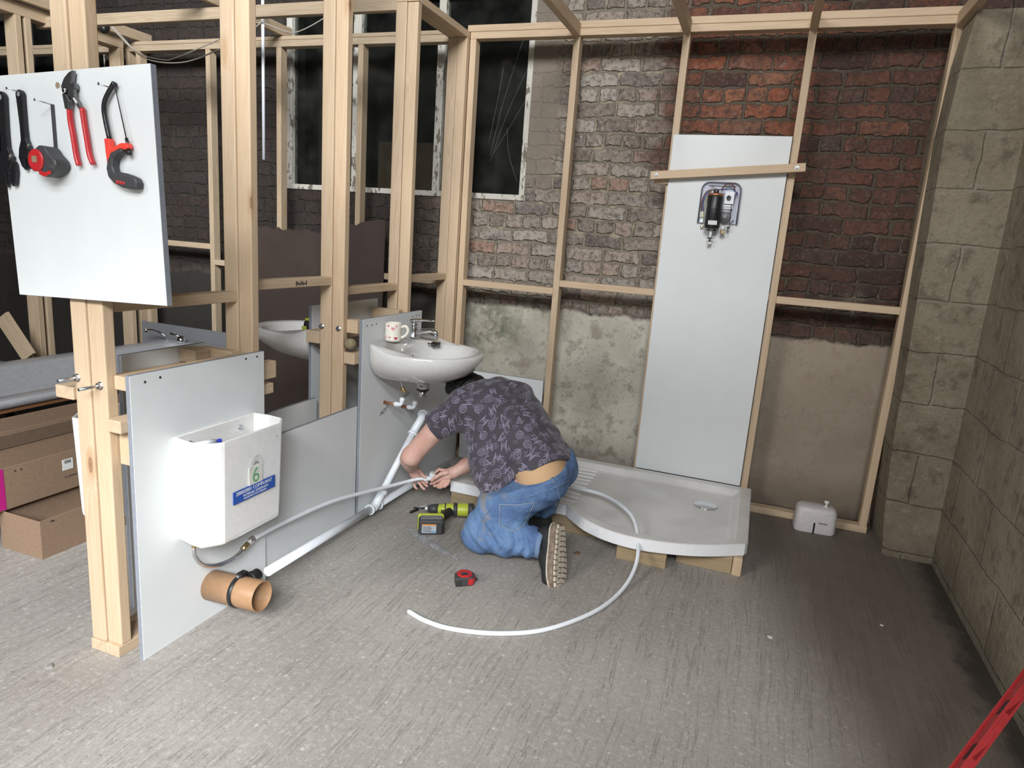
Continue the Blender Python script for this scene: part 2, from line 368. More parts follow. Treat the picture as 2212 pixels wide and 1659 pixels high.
DARKC = simple('sooty_roof_boards', (.018,.014,.012), .95)
PAINT = None
def peel():
    t = NT('peeling_white_paint'); o = t.obj(); n = t.noise(t.mapping(o, (1,1,.4)), 30, 5, .7); n2 = t.noise(o, 8, 3)
    c = t.mix(t.mr(n, .54, .6, 0, .9), t.mix(n2, (.50,.47,.40), (.62,.60,.54)), (.13,.10,.075))
    return t.fin(c, .7, 0, t.bump(n, .5, .003))
PAINT = peel()
def glass_mat():
    t = NT('dusty_window_glass'); o = t.obj(); n = t.noise(o, 5, 4)
    tr = t.n('ShaderNodeBsdfTransparent'); tr.inputs[0].default_value = (.75,.78,.76,1)
    gl = t.n('ShaderNodeBsdfGlossy'); gl.inputs['Roughness'].default_value = .12; gl.inputs[0].default_value = (.5,.5,.5,1)
    df = t.n('ShaderNodeBsdfDiffuse'); t.put(df.inputs[0], (.10,.105,.095))
    fr = t.n('ShaderNodeFresnel'); fr.inputs[0].default_value = 1.45
    m1 = t.n('ShaderNodeMixShader'); t.put(m1.inputs[0], fr.outputs[0]); t.t.links.new(tr.outputs[0], m1.inputs[1]); t.t.links.new(gl.outputs[0], m1.inputs[2])
    m2 = t.n('ShaderNodeMixShader'); t.put(m2.inputs[0], t.mr(n, .35, .8, .03, .16)); t.t.links.new(m1.outputs[0], m2.inputs[1]); t.t.links.new(df.outputs[0], m2.inputs[2])
    t.t.links.new(m2.outputs[0], t.out.inputs['Surface'])
    return t.mat
GLASS = glass_mat()
# ---------------------------------------------------------------- room shell
def worldorg(o):
    o.data.transform(Matrix.Translation(o.location)); o.location = (0,0,0); return o
YB = 0.19
XR = 2.78
HT = 2.62
struct(worldorg(MB().box(-6.5, XR+.3, -4.6, .8, -.2, 0).build('floor', FLOOR)), 'worn grey concrete floor with drag marks, brown, damp and shadow-painted on the right')
struct(MB().box(-9, 9, -12, -4.6, -.22, -.02).build('floor_yard', simple('yard_ground', (.34,.33,.30), .9)), 'concrete ground outside the doorway')
def wall_back():
    m = MB(); wx0, wx1, wz0, wz1 = -1.47, .335, 1.69, 2.86; x0, x1, z1 = -6.5, XR+.3, 6.0; vx0, vx1 = -4.9, -3.15
    t = .22
    for a, b, c, d in ((x0, x1, 0, wz0), (x0, x1, wz1, z1), (wx1, x1, wz0, wz1), (vx1, wx0, wz0, wz1), (x0, vx0, wz0, wz1)):
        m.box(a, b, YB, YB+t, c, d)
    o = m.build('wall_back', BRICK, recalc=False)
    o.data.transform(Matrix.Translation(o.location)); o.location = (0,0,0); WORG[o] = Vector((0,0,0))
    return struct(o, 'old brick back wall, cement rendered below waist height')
wall_back()
# block pier in the corner and right wall
def wall_pier():
    m = MB(); rings = []
    for z, xl, yf in ((0, 2.56, -.255), (.25, 2.537, -.24), (.57, 2.517, -.235), (.83, 2.513, -.238), (1.28, 2.499, -.235), (1.6, 2.489, -.24), (2.03, 2.478, -.235), (2.36, 2.49, -.24), (2.54, 2.51, -.24)):
        rings.append([(xl+.012, yf, z), (XR+.05, yf, z), (XR+.05, YB+.02, z), (xl, YB+.02, z), (xl, yf+.012, z)])
    m.loft(rings, True, True, False)
    return m
struct(worldorg(wall_pier().build('wall_pier', BLOCK)), 'grey brown concrete block pier in the back right corner')
struct(worldorg(MB().box(XR, XR+.25, -4.3, YB+.2, 0, HT).build('wall_right', BLOCK)), 'rough concrete block wall on the right')
struct(worldorg(MB().box(-6.6, -6.4, -4.6, .5, 0, 6.0).build('wall_left', BRICK)), 'dark brick wall far on the left')
struct(MB().box(-6.6, XR+3, -4.75, 1.2, 6.0, 6.1).build('ceiling', DARKC), 'dark sooty roof boards above the timber frames')
# doorway wall behind the camera; unseen crossbeam added to shade the tool board
struct(MB().box(-6.6, -1.2, -4.75, -4.6, 0, 6.0).box(-1.2, 3.2, -4.72, -4.62, 2.70, 3.10).box(-1.2, 3.2, -4.75, -4.6, 5.6, 6.0).build('wall_front', simple('front_wall_render', (.20,.18,.15), .9)), 'wall of the tall doorway behind the viewer, with an added crossbeam that shades the tool board')
struct(MB().box(2.60, XR+.5, -4.75, -4.25, 0, 6.0).box(XR+.25, XR+.45, -4.3, 1.2, 0, 6.0).build('wall_doorway_side', simple('side_render', (.20,.18,.15), .9)), 'wall beside the doorway')
# windows
def window_main():
    f = MB(); y0, y1 = YB+.02, YB+.075
    for a, b in ((-1.47, -1.425), (-.935, -.875), (-.315, -.265), (.295, .345)): f.box(a, b, y0-.01, y1, 1.69, 2.86)
    f.box(-1.47, .345, y0-.03, y1, 1.665, 1.70)
    fr = struct(f.build('window_1', PAINT, bevel=.004), 'dark window with peeling white frame behind the timber frames')
    for i, (a, b) in enumerate(((-1.425, -.935), (-.875, -.315), (-.265, .295))):
        struct(MB().box(a, b, YB+.045, YB+.049, 1.70, 2.86).build('window_pane', GLASS, fr))
    return fr
window_main()
struct(MB().box(-4.95, -3.1, YB+.03, YB+.07, 1.665, 1.70).box(-4.9, -4.86, YB+.03, YB+.07, 1.7, 2.86).box(-3.2, -3.15, YB+.03, YB+.07, 1.7, 2.86).box(-4.05, -4.0, YB+.03, YB+.07, 1.7, 2.86).build('window_2', PAINT), 'second dark window far left in the brick wall')
struct(MB().box(-4.86, -3.2, YB+.045, YB+.049, 1.70, 2.86).build('window_3', GLASS), 'dusty glass of the far left window')
struct(MB().box(-6.5, 1.0, .75, .8, 1.0, 6.0).box(-6.5, 1, .41, .8, 1.4, 1.42).box(.95, 1.0, .41, .8, 1.4, 3.6).build('wall_beyond_window', DARKC), 'black space behind the windows')
def mk(name, mat, mb, lab, cat, group=None, **kw):
    return tagk(mb.build(name, mat, **kw), lab, cat, group)
mk('board', simple('brown_board', (.16,.10,.065), .8), MB().box(-.86, -.33, YB+.235, YB+.25, 1.44, 2.03), 'brown board standing behind the glass of the middle window pane', 'board')
# ---------------------------------------------------------------- timber partitions
SW = .063; ST = .038
def part(p, name, mat, x0, x1, y0, y1, z0, z1, bevel=.003):
    return MB().box(x0, x1, y0, y1, z0, z1).build(name, mat, p, bevel=bevel)
HP = 2.556
# back partition, right bay (narrow faces towards the viewer)
bp = thing('stud_partition', (0,0,0), 'pale pine stud frame in front of the brick wall at the back, behind the shower tray', 'timber frame')
for x in (0.0, .629, 1.229, 1.845, 2.4775): part(bp, 'stud', WZ, x, x+ST, 0, SW, ST, HP)
part(bp, 'top_plate', WX, .0, 2.53, 0, SW, HP, HP+ST); part(bp, 'top_plate', WX, -.02, 2.53, 0, SW, HP+ST+.001, HP+2*ST)
part(bp, 'sole_plate', WX, 0, 2.52, 0, SW, 0, ST)
for a, b, z in ((ST, .629, 1.121), (.667, 1.229, 1.170), (1.267, 1.845, 1.205), (1.883, 2.4775, 1.192)): part(bp, 'noggin', WX, a, b, .0, SW, z, z+ST)
# double partition running towards the viewer: right leaf and left leaf
ysr = (-2.4248, -1.8013, -1.2011, -.596)
def leaf(x0, x1, lab, side):
    p = thing('stud_partition', ((x0+x1)/2, -1.2, 0), lab, 'timber frame')
    for i, y in enumerate(ysr):
        dy = -.006 if side == 'l' else 0
        top = HP if i == 3 else 3.45
        part(p, 'stud', WZ, x0+.0008, x1-.0008, y-ST+dy, y+dy, ST, top, .004)
    part(p, 'stud', WZ, x0+.0008, x1-.0008, -ST-.0008, -.0008, ST, HP)
    part(p, 'sole_plate', WY, x0+.0008, x1-.0008, -2.475, -.001, 0, ST)
    part(p, 'top_plate', WY, x0+.0008, x1-.0008, -.64, -.001, HP, HP+ST)
    if side == 'l':
        for a, b, z in ((-2.4248, -1.8393, 1.123), (-1.8013, -1.2391, 1.162), (-1.2011, -.634, 1.110), (-.596, -ST, 1.150)):
            part(p, 'noggin', WY, x0+.001, x1-.001, a, b-.006, z, z+ST)
    return p
pr_ = leaf(-.063, 0, 'right leaf of the double pine stud partition that carries the basin, cistern and white boards', 'r')
pl_ = leaf(-.126, -.063, 'left leaf of the double pine stud partition, with cross noggins at mid height', 'l')
stm = MB()
for i in range(7): stm.box(-.0640, -.0635, -1.50+i*.011, -1.4915+i*.011, 1.170+.003*(i % 2), 1.189-.004*(i % 3))
stm.build('ink_stamp', simple('stamp_ink', (.06,.045,.04), .8), pl_)
def bolt(p, x, y, z, L):
    m = MB().tube([(x, y+.02, z), (x, y-L, z)], .005, 10); o = m.build('threaded_rod', STEEL, p)
    MB().lathe([(.010, 0), (.010, .009)], (x, y-.001, z), (0,-1,0), 6, False).build('nut', STEEL, o)
    MB().lathe([(.0125, 0), (.0125, .0015)], (x, y, z), (0,-1,0), 20, False).build('washer', STEEL, o)
bolt(pl_, -.112, -2.469, .926, .062); bolt(pr_, -.006-.02, -2.463, .912, .07)
bolt(pl_, -.121+.008, -1.246, .966, .02); bolt(pr_, -.025, -1.2391, .964, .012)
# left bay frames
lb = thing('stud_partition', (-2, 0, 0), 'pine stud frame along the brick wall in the left bay, under the dark window', 'timber frame')
for x in (-.766, -1.392, -1.985): part(lb, 'stud', DZ, x, x+ST, 0, SW, 1.30 if x > -1.6 else ST, HP-.01)
for x in (-3.9, -3.3, -2.62, -2.72): part(lb, 'stud', DZ, x, x+ST, 0, SW, ST, HP-.01)
part(lb, 'top_plate', DX, -4.6, -.13, 0, SW, HP-.01, HP+.03); part(lb, 'top_plate', DX, -4.6, -.13, .0, SW, HP+.031, HP+.055)
for a, b, z in ((-.728, -.13, 1.11), (-1.947, -1.392, 1.09), (-2.58, -1.985, 1.20)): part(lb, 'noggin', DX, a, b, .0, SW, z, z+ST)
lf = thing('stud_partition', (-2.7, -1, 0), 'pine stud frame on the far side of the left bay, beyond the bath', 'timber frame')
for y in (-.07, -.72, -.78, -1.35, -1.95): part(lf, 'stud', DZ, -2.75, -2.65, y-ST, y, ST, HP-.012)
part(lf, 'top_plate', DY, -2.76, -2.65, -2.6, -.07, HP-.012, HP+.06)
part(lf, 'sole_plate', DY, -2.75, -2.65, -2.6, -.07, 0, ST)
mk('ceiling_joist', DX, MB().box(-2.75, -.13, -.625, -.587, 2.523, 2.586), 'pine joist crossing the left bay just under the ceiling', 'timber joist', bevel=.003)
def joist(x, y0, y1, z0, lab, mat=None, grp='roof joists over the frames', rz=0):
    m = MB(); m.box(-ST/2, ST/2, 0, abs(y1-y0), 0, SW+.003)
    o = m.build('ceiling_joist', mat or WY, bevel=.003); o.location = (0,0,0)
    o.data.transform(Matrix.Translation((0, abs(y1-y0)/2, 0))) if False else None
    o.location = (x, (y0+y1)/2, z0); o.rotation_euler = (0, 0, rz)
    return tagk(o, lab, 'timber joist', grp)
joist(.648, -2.2, -.001, 2.552, 'ceiling joist meeting the second stud of the back frame, beside the window')
joist(1.248, -2.2, -.001, 2.548, 'ceiling joist meeting the stud left of the tall shower board')
joist(1.864, -2.2, -.001, 2.545, 'ceiling joist meeting the stud right of the tall shower board')
joist(2.497, -2.2, -.001, 2.54, 'ceiling joist at the right-hand end of the back frame, beside the block pier')
joist(-1.36, -.9, .10, 2.615, 'short joist end resting on the back frame of the left bay', DY)
joist(-2.62, -1.5, .13, 2.62, 'joist end on the left bay corner, carrying the black cable fitting', DY)
# ---------------------------------------------------------------- white boards
def screw_head(p, x, y, z, ax='x'):
    d = {'x': (1,0,0), '-x': (-1,0,0), '-y': (0,-1,0)}[ax]
    MB().lathe([(.0042, 0), (.0042, .0008), (.0015, .0010)], (x, y, z), d, 12, False).build('screw', STEELD, p)
STEELD = simple('dark_screw', (.10,.095,.09), .4, .8)
def board(x0, x1, y0, y1, z0, z1, lab, name='white_board', edge=EDGE, parent=None):
    m = MB().box(x0, x1, y0, y1, z0, z1); o = m.build(name, [BW, edge], parent, bevel=.0008, seg=1)
    dims = (x1-x0, y1-y0, z1-z0); thin = dims.index(min(dims))
    for p in o.data.polygons:
        if abs(p.normal[thin]) < .5: p.material_index = 1
        if p.normal[2] > .5: p.material_index = 1
    return tagk(o, lab, 'board') if parent is None else o
XF = .0806
b1 = board(XF-.018, XF, -2.452, -1.871, 0, .953, 'tall white faced board behind the open cistern, next to the near post')
for y, z in ((-2.399,.927),(-2.343,.932),(-1.967,.937),(-1.909,.937)): screw_head(b1, XF, y, z)
board(.0446, .0626, -1.869, -1.203, 0, .594, 'low white faced board between the cistern board and the basin board')
b3 = board(XF-.018, XF, -1.2, -.614, 0, 1.013, 'tall white faced board with the wall basin fixed to it')
for y, z in ((-1.163,.981),(-1.118,.98),(-1.081,.982),(-.716,.986),(-.68,.992),(-.648,.990)): screw_head(b3, XF, y, z)
board(.0446, .0626, -.612, -.02, 0, .60, 'low white faced board behind the plumber, running into the corner')
b4 = board(.082, .625, -.0185, -.0005, 0, .590, 'low white faced board on the back frame, to the right of the plumber')
screw_head(b4, .58, -.0185, .35, '-y')
# boards on the far side of the partition
board(-.225, -.207, -2.24, -1.86, 0, .95, 'white faced board of the left bay, back to back with the cistern board')
board(-.189, -.171, -1.86, -1.20, 0, .60, 'low white faced board of the left bay, seen over the low board')
board(-.225, -.207, -1.195, -.60, 0, 1.05, 'white faced board of the left bay, carrying the far basin')
# tall board in the shower
sb = board(1.242, 1.842, -.0195, -.0015, .147, 2.042, 'very tall white faced board standing in the shower tray with the opened heater on it')
# tool board, hung slightly crooked on the near post
TB = bpy.data.objects.new('tool_board', None)
def toolboard():
    p = thing('tool_board', (-.02, -2.4905, 1.49), 'thick white faced board hung on the near post for tools, slightly crooked', 'board')
    o = board(-.32, .268, -2.4905, -2.4725, 1.173, 1.794, '', 'panel', EDGE, p)
    MB().lathe([(.0085,0),(.0085,.0006)], (-.072,-2.4905,1.757), (0,-1,0), 16, False).build('drill_hole', EDGEB, p)
    p.rotation_euler = (0, math.radians(-2.35), 0)
    return p
bpy.data.objects.remove(TB)
tb = toolboard()
# thicker edge: second layer
# ---------------------------------------------------------------- battens, packers
def bat(mat, x0, x1, y0, y1, z0, z1, lab, name='timber_batten', grp=None):
    return mk(name, mat, MB().box(x0, x1, y0, y1, z0, z1), lab, 'timber', grp, bevel=.003)
bat(WY, .002, .0615, -2.475, -1.795, .775, .815, 'pine batten behind the cistern board, lower of the two')
bat(WY, .002, .0615, -2.44, -1.90, .900, .944, 'pine batten behind the top edge of the cistern board')
bat(WY, .012, .050, -1.90, -1.765, .830, .898, 'batten end sticking out past the right edge of the cistern board')
bat(WZ, .004, .0615, -2.435, -2.397, .66, .773, 'short upright packer between the near post and the cistern board')
bat(WY, -.205, -.128, -2.475, -1.86, .853, .893, 'batten end left of the near post, below the threaded rod')
bat(DY, -.205, -.128, -1.995, -1.925, .895, .945, 'packing block behind the top of the far cistern board')
bat(WX, -.19, -.03, -1.92, -1.88, .90, .944, 'pine cross block between the two boards, left of the second post pair')
bat(WY, -.205, -.128, -1.245, -.62, .880, .938, 'batten end poking out between the far basin and the third post pair')
bat(WY, .002, .0615, -1.235, -.60, .800, .855, 'lower batten behind the basin board')
bat(WX, .002, .0615, -1.215, -1.17, .945, 1.008, 'split end-grain block at the top left corner of the basin board')
bat(WY, .002, .0615, -1.165, -.60, .955, .995, 'upper batten behind the basin board')
bat(DX, -.19, -.02, -.69, -.65, .955, 1.01, 'packing block behind the far end of the basin board')
mk('end_cap', simple('tan_cap', (.24,.19,.11), .6), MB().lathe([(0,0),(.022,.002),(.026,.02),(.024,.045),(.012,.05)], (.035,-1.205,.895), (0,-1,.1), 18), 'brown rounded cap between the third post pair and the basin board', 'cap')
def cleat():
    p = thing('timber_cleat', (1.54, -.04, 1.85), 'pine cleat bolted across the top of the tall shower board', 'timber')
    m = MB(); a = Vector((1.148, 0, 1.822)); b = Vector((1.925, 0, 1.889))
    d = (b-a).normalized(); n = Vector((-d.z, 0, d.x))*.021
    poly = [(q.x, q.z) for q in (a-n, b-n, b+n, a+n)]
    m.prism(poly, 'y', -.061, -.0205); m.build('cleat_bar', WX, p, bevel=.002)
    for q in (a+d*.032, b-d*.04):
        o = MB().lathe([(.0105,0),(.0105,.0015)], (q.x, -.061, q.z), (0,-1,0), 20, False).build('washer', STEEL, p)
        MB().lathe([(.0065,0),(.0065,.006),(.004,.006),(.004,.012)], (q.x, -.0625, q.z), (0,-1,0), 6, False).build('bolt_head', STEEL, o)
    return p
cleat()
bat(WX, 1.165, 1.2405, -.0185, -.0005, 1.783, 1.815, 'small packer behind the left end of the cleat')
# ---------------------------------------------------------------- tools on the board
def polyprism(pts, y0, y1, m=None):
    m = m or MB(); return m.prism(pts, 'y', y0, y1)
def nail(x, z, L, lab, y=-2.4905, dz=.0):
    m = MB().tube([(x, y+.01, z), (x-.012, y-L, z+.006)], .0018, 8).lathe([(.0042,0),(.0042,.001)], (x-.012, y-L, z+.006), (-.3,-1,.1), 10, False)
    mk('nail', STEEL, m, lab, 'nail', 'nails holding the tools')
def wrench(cx, ztop, zj, s, lab, tilt=0.0):
    p = thing('adjustable_wrench', (cx, -2.50, zj), lab, 'wrench'); L = ztop-zj; y0, y1 = -2.506, -2.494
    w_ = .0125*s
    m = MB(); hw = .0085*s
    out = []
    for i in range(13):
        a = math.pi*i/12; out.append((cx+w_*1.05*math.cos(a), ztop-w_+w_*math.sin(a)))
    out += [(cx-w_*.95, ztop-.03*s), (cx-w_*.75, zj+.07*s), (cx-.011*s, zj+.035*s), (cx-.022*s, zj+.012*s), (cx-.027*s, zj-.012*s), (cx-.018*s, zj-.035*s), (cx-.004*s, zj-.047*s), (cx-.001*s, zj-.04*s), (cx-.004*s, zj-.018*s),
            (cx+.010*s, zj-.012*s), (cx+.022*s, zj+.008*s), (cx+.018*s, zj+.022*s), (cx+.010*s, zj+.040*s), (cx+w_*.75, zj+.07*s), (cx+w_*.95, ztop-.03*s)]
    m.prism(out, 'y', y0, y1); m.build('handle', BLACKM, p, bevel=.002)
    j = [(cx+.0105*s, zj-.010*s), (cx+.008*s, zj-.030*s), (cx+.016*s, zj-.044*s), (cx+.024*s, zj-.040*s), (cx+.030*s, zj-.012*s), (cx+.028*s, zj+.010*s), (cx+.021*s, zj+.006*s)]
    MB().prism(j, 'y', y0+.0005, y1-.0005).build('moving_jaw', BLACKM, p, bevel=.0015)
    MB().tube([(cx+.012*s, y0+.002, zj+.012*s), (cx+.021*s, y0+.002, zj+.024*s)], .0052*s, 12).build('adjusting_screw', STEELD, p)
    MB().lathe([(.0062*s,0),(.0062*s,.0006)], (cx, y0, ztop-w_), (0,-1,0), 16, False).build('hanging_hole', EDGE, p)
    MB().prism([(cx-w_*.45, ztop-.035*s), (cx+w_*.45, ztop-.035*s), (cx+w_*.35, zj+.075*s), (cx-w_*.35, zj+.075*s)], 'y', y0-.0006, y0+.001).build('recess', BLACKP, p)
    p.rotation_euler = (0, tilt, 0)
    return p
wrench(-.2135, 1.742, 1.572, 1.0, 'smaller black adjustable wrench, second tool from the left on the board', math.radians(-2))
wrench(-.296, 1.738, 1.535, 1.3, 'larger black adjustable wrench cut by the left edge of the photo')
nail(-.2135, 1.733, .042, 'nail through the eye of the smaller wrench')
def strap_tape():
    p = thing('tape_measure', (-.1, -2.51, 1.55), 'black and red tape measure hanging by its strap on the white board', 'tape measure')
    MB().prism([(-.1085,1.705),(-.0995,1.705),(-.098,1.59),(-.107,1.59)], 'y', -2.497, -2.492).build('strap', GREYP, p, bevel=.001)
    cx, cz = -.102, 1.547
    o = [(-.112,1.592),(-.089,1.59),(-.073,1.572),(-.052,1.556),(-.047,1.54),(-.058,1.525),(-.075,1.514),(-.092,1.507),(-.115,1.515),(-.137,1.535),(-.146,1.556),(-.135,1.577)]
    MB().prism(o, 'y', -2.538, -2.493).build('case', GREYP, p, bevel=.006, seg=3)
    MB().lathe([(.030,0),(.030,.003),(.026,.005)], (-.121,-2.538,1.551), (0,-1,0), 28, False).build('side_disc', RED, p, bevel=.001)
    MB().box(-.131,-.112,-2.5445,-2.5425,1.545,1.562).build('sticker', simple('worn_sticker', (.28,.18,.12), .5), p)
    MB().prism([(-.113,1.515),(-.092,1.508),(-.066,1.518),(-.067,1.526),(-.092,1.519),(-.108,1.526)], 'y', -2.5405, -2.5385).build('trim', RED, p)
    MB().box(-.076,-.058,-2.5395,-2.538,1.531,1.543).build('tape_hook', STEEL, p)
    return p
strap_tape(); nail(-.104, 1.703, .044, 'nail through the tape measure strap')
def pliers():
    p = thing('water_pump_pliers', (-.01, -2.505, 1.66), 'water pump pliers with long red grips, in the middle of the white board', 'pliers')
    ya, yb = -2.512, -2.494
    G = simple('grey_steel_pliers', (.17,.17,.175), .35, .9)
    MB().prism([(-.002,1.789),(-.018,1.783),(-.036,1.769),(-.049,1.749),(-.046,1.735),(-.036,1.724),(-.024,1.722),(-.008,1.738),(.004,1.742),(.004,1.757),(-.010,1.757),(-.006,1.772)], 'y', yb-.001, yb-.014).build('upper_jaw', G, p, bevel=.002)
    MB().prism([(-.014,1.738),(.004,1.741),(.005,1.724),(.020,1.708),(.026,1.695),(.018,1.689),(.008,1.704),(-.004,1.716),(-.020,1.727)], 'y', ya, ya+.010).build('lower_jaw', G, p, bevel=.002)
    MB().prism([(-.040,1.730),(-.024,1.727),(-.014,1.712),(-.019,1.690),(-.033,1.690),(-.037,1.712)], 'y', ya-.001, ya+.011).build('shank', G, p, bevel=.002)
    MB().lathe([(.0075,0),(.0075,.003),(.004,.0045)], (-.028,ya-.001,1.737), (0,-1,0), 20, True).build('pivot', CHROME, p)
    MB().tube([(.003,ya-.0004,1.717),(.015,ya-.0004,1.704)], .0028, 8).build('slot', CERAM, p)
    MB().tube(catmull([(-.027,-2.503,1.692),(-.026,-2.503,1.66),(-.019,-2.503,1.62),(-.012,-2.503,1.57),(-.005,-2.503,1.545)], 6), .0082, 12, flat=.75).build('grip', RED, p)
    MB().tube(catmull([(.021,-2.503,1.694),(.025,-2.503,1.66),(.031,-2.503,1.62),(.038,-2.503,1.575),(.049,-2.503,1.550)], 6), .0082, 12, flat=.75).build('grip', RED, p)
    return p
pliers()
def hacksaw():
    p = thing('junior_hacksaw', (.13, -2.51, 1.6), 'small black hacksaw with red and black grip, on the right of the white board', 'hacksaw')
    MB().tube(catmull([(.142,-2.503,1.757),(.12,-2.503,1.733),(.105,-2.503,1.712),(.1,-2.503,1.69),(.104,-2.503,1.66),(.115,-2.503,1.613)], 5), .0062, 12).build('frame', BLACKM, p)
    MB().tube([(.136,-2.503,1.753),(.146,-2.503,1.751)], .0065, 10).build('frame_tip', BLACKM, p)
    MB().prism([(.142,1.750),(.1445,1.750),(.178,1.612),(.1745,1.612)], 'y', -2.5035, -2.5025).build('blade', BLACKM, p)
    MB().tube([(.175,-2.503,1.62),(.181,-2.503,1.595)], .0042, 8).build('blade_holder', BLACKM, p)
    MB().prism([(.105,1.617),(.123,1.617),(.127,1.594),(.145,1.599),(.163,1.606),(.187,1.607),(.190,1.594),(.176,1.589),(.161,1.592),(.14,1.584),(.125,1.578),(.122,1.555),(.112,1.546),(.108,1.58)], 'y', -2.513, -2.495).build('guard', simple('bright_red', (.75,.06,.04), .35), p, bevel=.003)
    MB().prism([(.128,1.580),(.152,1.590),(.171,1.592),(.171,1.582),(.152,1.575),(.137,1.563),(.134,1.545),(.14,1.533),(.172,1.530),(.195,1.525),(.213,1.519),(.219,1.507),(.217,1.491),(.197,1.489),(.165,1.492),(.135,1.502),(.115,1.518),(.110,1.54),(.116,1.562)], 'y', -2.516, -2.493).build('grip', GREYP, p, bevel=.005, seg=3)
    for x in (.149, .160, .171): MB().ball((x,-2.516,1.506-(x-.149)*.1), .0052, 10, (1,.3,1)).build('grip_dot', RED, p)
    MB().tube([(.183,-2.504,1.590),(.185,-2.504,1.577)], .0062, 10).build('tension_knob', BLACKP, p)
    return p
hacksaw(); nail(.134, 1.742, .042, 'nail holding up the hacksaw')
# ---------------------------------------------------------------- text helper
def text(body, size, mat, parent, loc, xdir, zdir, name='lettering', extr=.0002, shear=0, align='CENTER'):
    cu = bpy.data.curves.new('tmp', 'FONT'); cu.body = body; cu.size = size; cu.extrude = extr; cu.shear = shear; cu.align_x = align; cu.align_y = 'CENTER'
    to = bpy.data.objects.new('tmp', cu); COL.objects.link(to)
    dg = bpy.context.evaluated_depsgraph_get(); me = bpy.data.meshes.new_from_object(to.evaluated_get(dg))
    bpy.data.objects.remove(to); bpy.data.curves.remove(cu)
    X = Vector(xdir).normalized(); Z = Vector(zdir).normalized(); Yn = X.cross(Z)
    m = Matrix((X, Z, Yn)).transposed().to_4x4(); m.translation = Vector(loc)-WORG[parent]
    me.transform(m); me.materials.clear(); me.materials.append(mat)
    o = bpy.data.objects.new(name, me); COL.objects.link(o); o.parent = parent; WORG[o] = WORG[parent]
    return o
INK = simple('pencil_ink', (.03,.03,.035), .7)
text('HOT', .034, INK, b3, (XF+.0005, -.99, .522), (0,1,.25), (0,-.1,1), 'handwriting', shear=.3)
text('COLD', .026, INK, b3, (XF+.0005, -.757, .563), (0,1,.2), (0,-.1,1), 'handwriting', shear=.2)
# ---------------------------------------------------------------- cistern
def cistern(mx=1, off=0.0, lab='', full=True):
    # plan of the rim (x out from the board, y)
    rim = [(.0812,-2.303),(.150,-2.318),(.203,-2.322),(.211,-2.318),(.248,-2.270),(.252,-2.260),(.252,-1.985),(.248,-1.976),(.215,-1.935),(.206,-1.930),(.150,-1.922),(.0812,-1.93)]
    X = lambda x: x if mx == 1 else off-x
    cy_, W = -2.115, .0812
    def ring(sx, sy, z, ins=0):
        out = []
        for x, y in rim:
            xx = W+(x-W)*sx; yy = cy_+(y-cy_)*sy
            if ins:
                xx = min(max(xx, W+ins), W+(.252-W)*sx-ins); yy = cy_+(yy-cy_)*(1-ins/.2)
            out.append((X(xx), yy, z))
        return out
    p = thing('toilet_cistern', (X(.16), -2.11, .36), lab, 'cistern')
    m = MB()
    m.loft([ring(.84,.915,.362), ring(.90,.94,.364), ring(.925,.958,.370), ring(.935,.965,.382), ring(1,1,.722), ring(.997,.998,.7265), ring(.99,.992,.7275,.004), ring(.985,.99,.724,.008), ring(.93,.96,.42,.008), ring(.9,.9,.41,.008)], True, True, False)
    o = m.build('body', CERAM, p)
    if not full: return p
    for y in (-2.245, -2.01):
        MB().lathe([(.011,0),(.011,.0015),(.006,.0015),(.006,.006)], (.0905, y, .69), (1,0,0), 14, False).build('fixing_bolt', STEEL, p)
    MB().tube([(.12,-2.25,.692),(.135,-2.18,.690)], .0085, 12).build('float_valve', PLAST, p)
    MB().lathe([(.007,0),(.007,.014)], (.137,-2.172,.688), (.2,1,0), 12, False).build('blue_cap', simple('blue_cap', (.03,.05,.4), .4), p)
    MB().ball((.14,-1.96,.655), .03, 16, (1,1,.6)).build('float', PLAST, p)
    nx = .2515
    MB().box(nx-.003, nx+.0002, -2.225, -2.02, .497, .541).build('sticker', simple('blue_sticker', (.02,.075,.33), .35), p)
    # sits on sloping front: follow the taper
    text('2000/2001 COMPLIANT', .0175, CERAM, p, (nx+.0006,-2.124,.530), (0,1,0), (0,0,1))
    text('INTERNAL OVERFLOW', .0120, CERAM, p, (nx+.0006,-2.118,.515), (0,1,0), (0,0,1))
    text('REQUIREMENT FOR STANDARDS', .0075, CERAM, p, (nx+.0006,-2.122,.5045), (0,1,0), (0,0,1))
    MB().box(nx-.003, nx+.0000, -2.150, -2.085, .538, .604).build('paper_label', simple('paper_label', (.55,.55,.50), .7), p)
    text('6', .075, simple('green_print', (.12,.30,.15), .6), p, (nx+.0004,-2.118,.570), (0,1,0), (0,0,1))
    for r in (.031, .026, .018):
        ptsr = [(nx+.0003, -2.115+r*math.cos(a), .610+r*math.sin(a)) for a in [math.pi*k/16 for k in range(-2, 19)]]
        MB().tube(ptsr, .0006, 6).build('printed_ring', simple('faint_print', (.45,.46,.45), .6), p)
    text('WRC\nAPPROVED', .006, INK, p, (nx+.0003,-2.115,.616), (0,1,0), (0,0,1))
    MB().ball((nx-.001,-2.01,.684), .0022, 8).build('speck', INK, p)
    MB().lathe([(.012,0),(.012,.012),(.008,.012),(.008,.03)], (.135,-2.285,.372), (0,0,-1), 6, False).build('inlet_nut', BRASS, p)
    return p
cis = cistern(lab='white lidless toilet cistern with a blue compliance sticker, fixed to the cistern board')
cistern(-1, -.1264-.0185, 'white cistern of the left bay, partly hidden behind the near post', False)
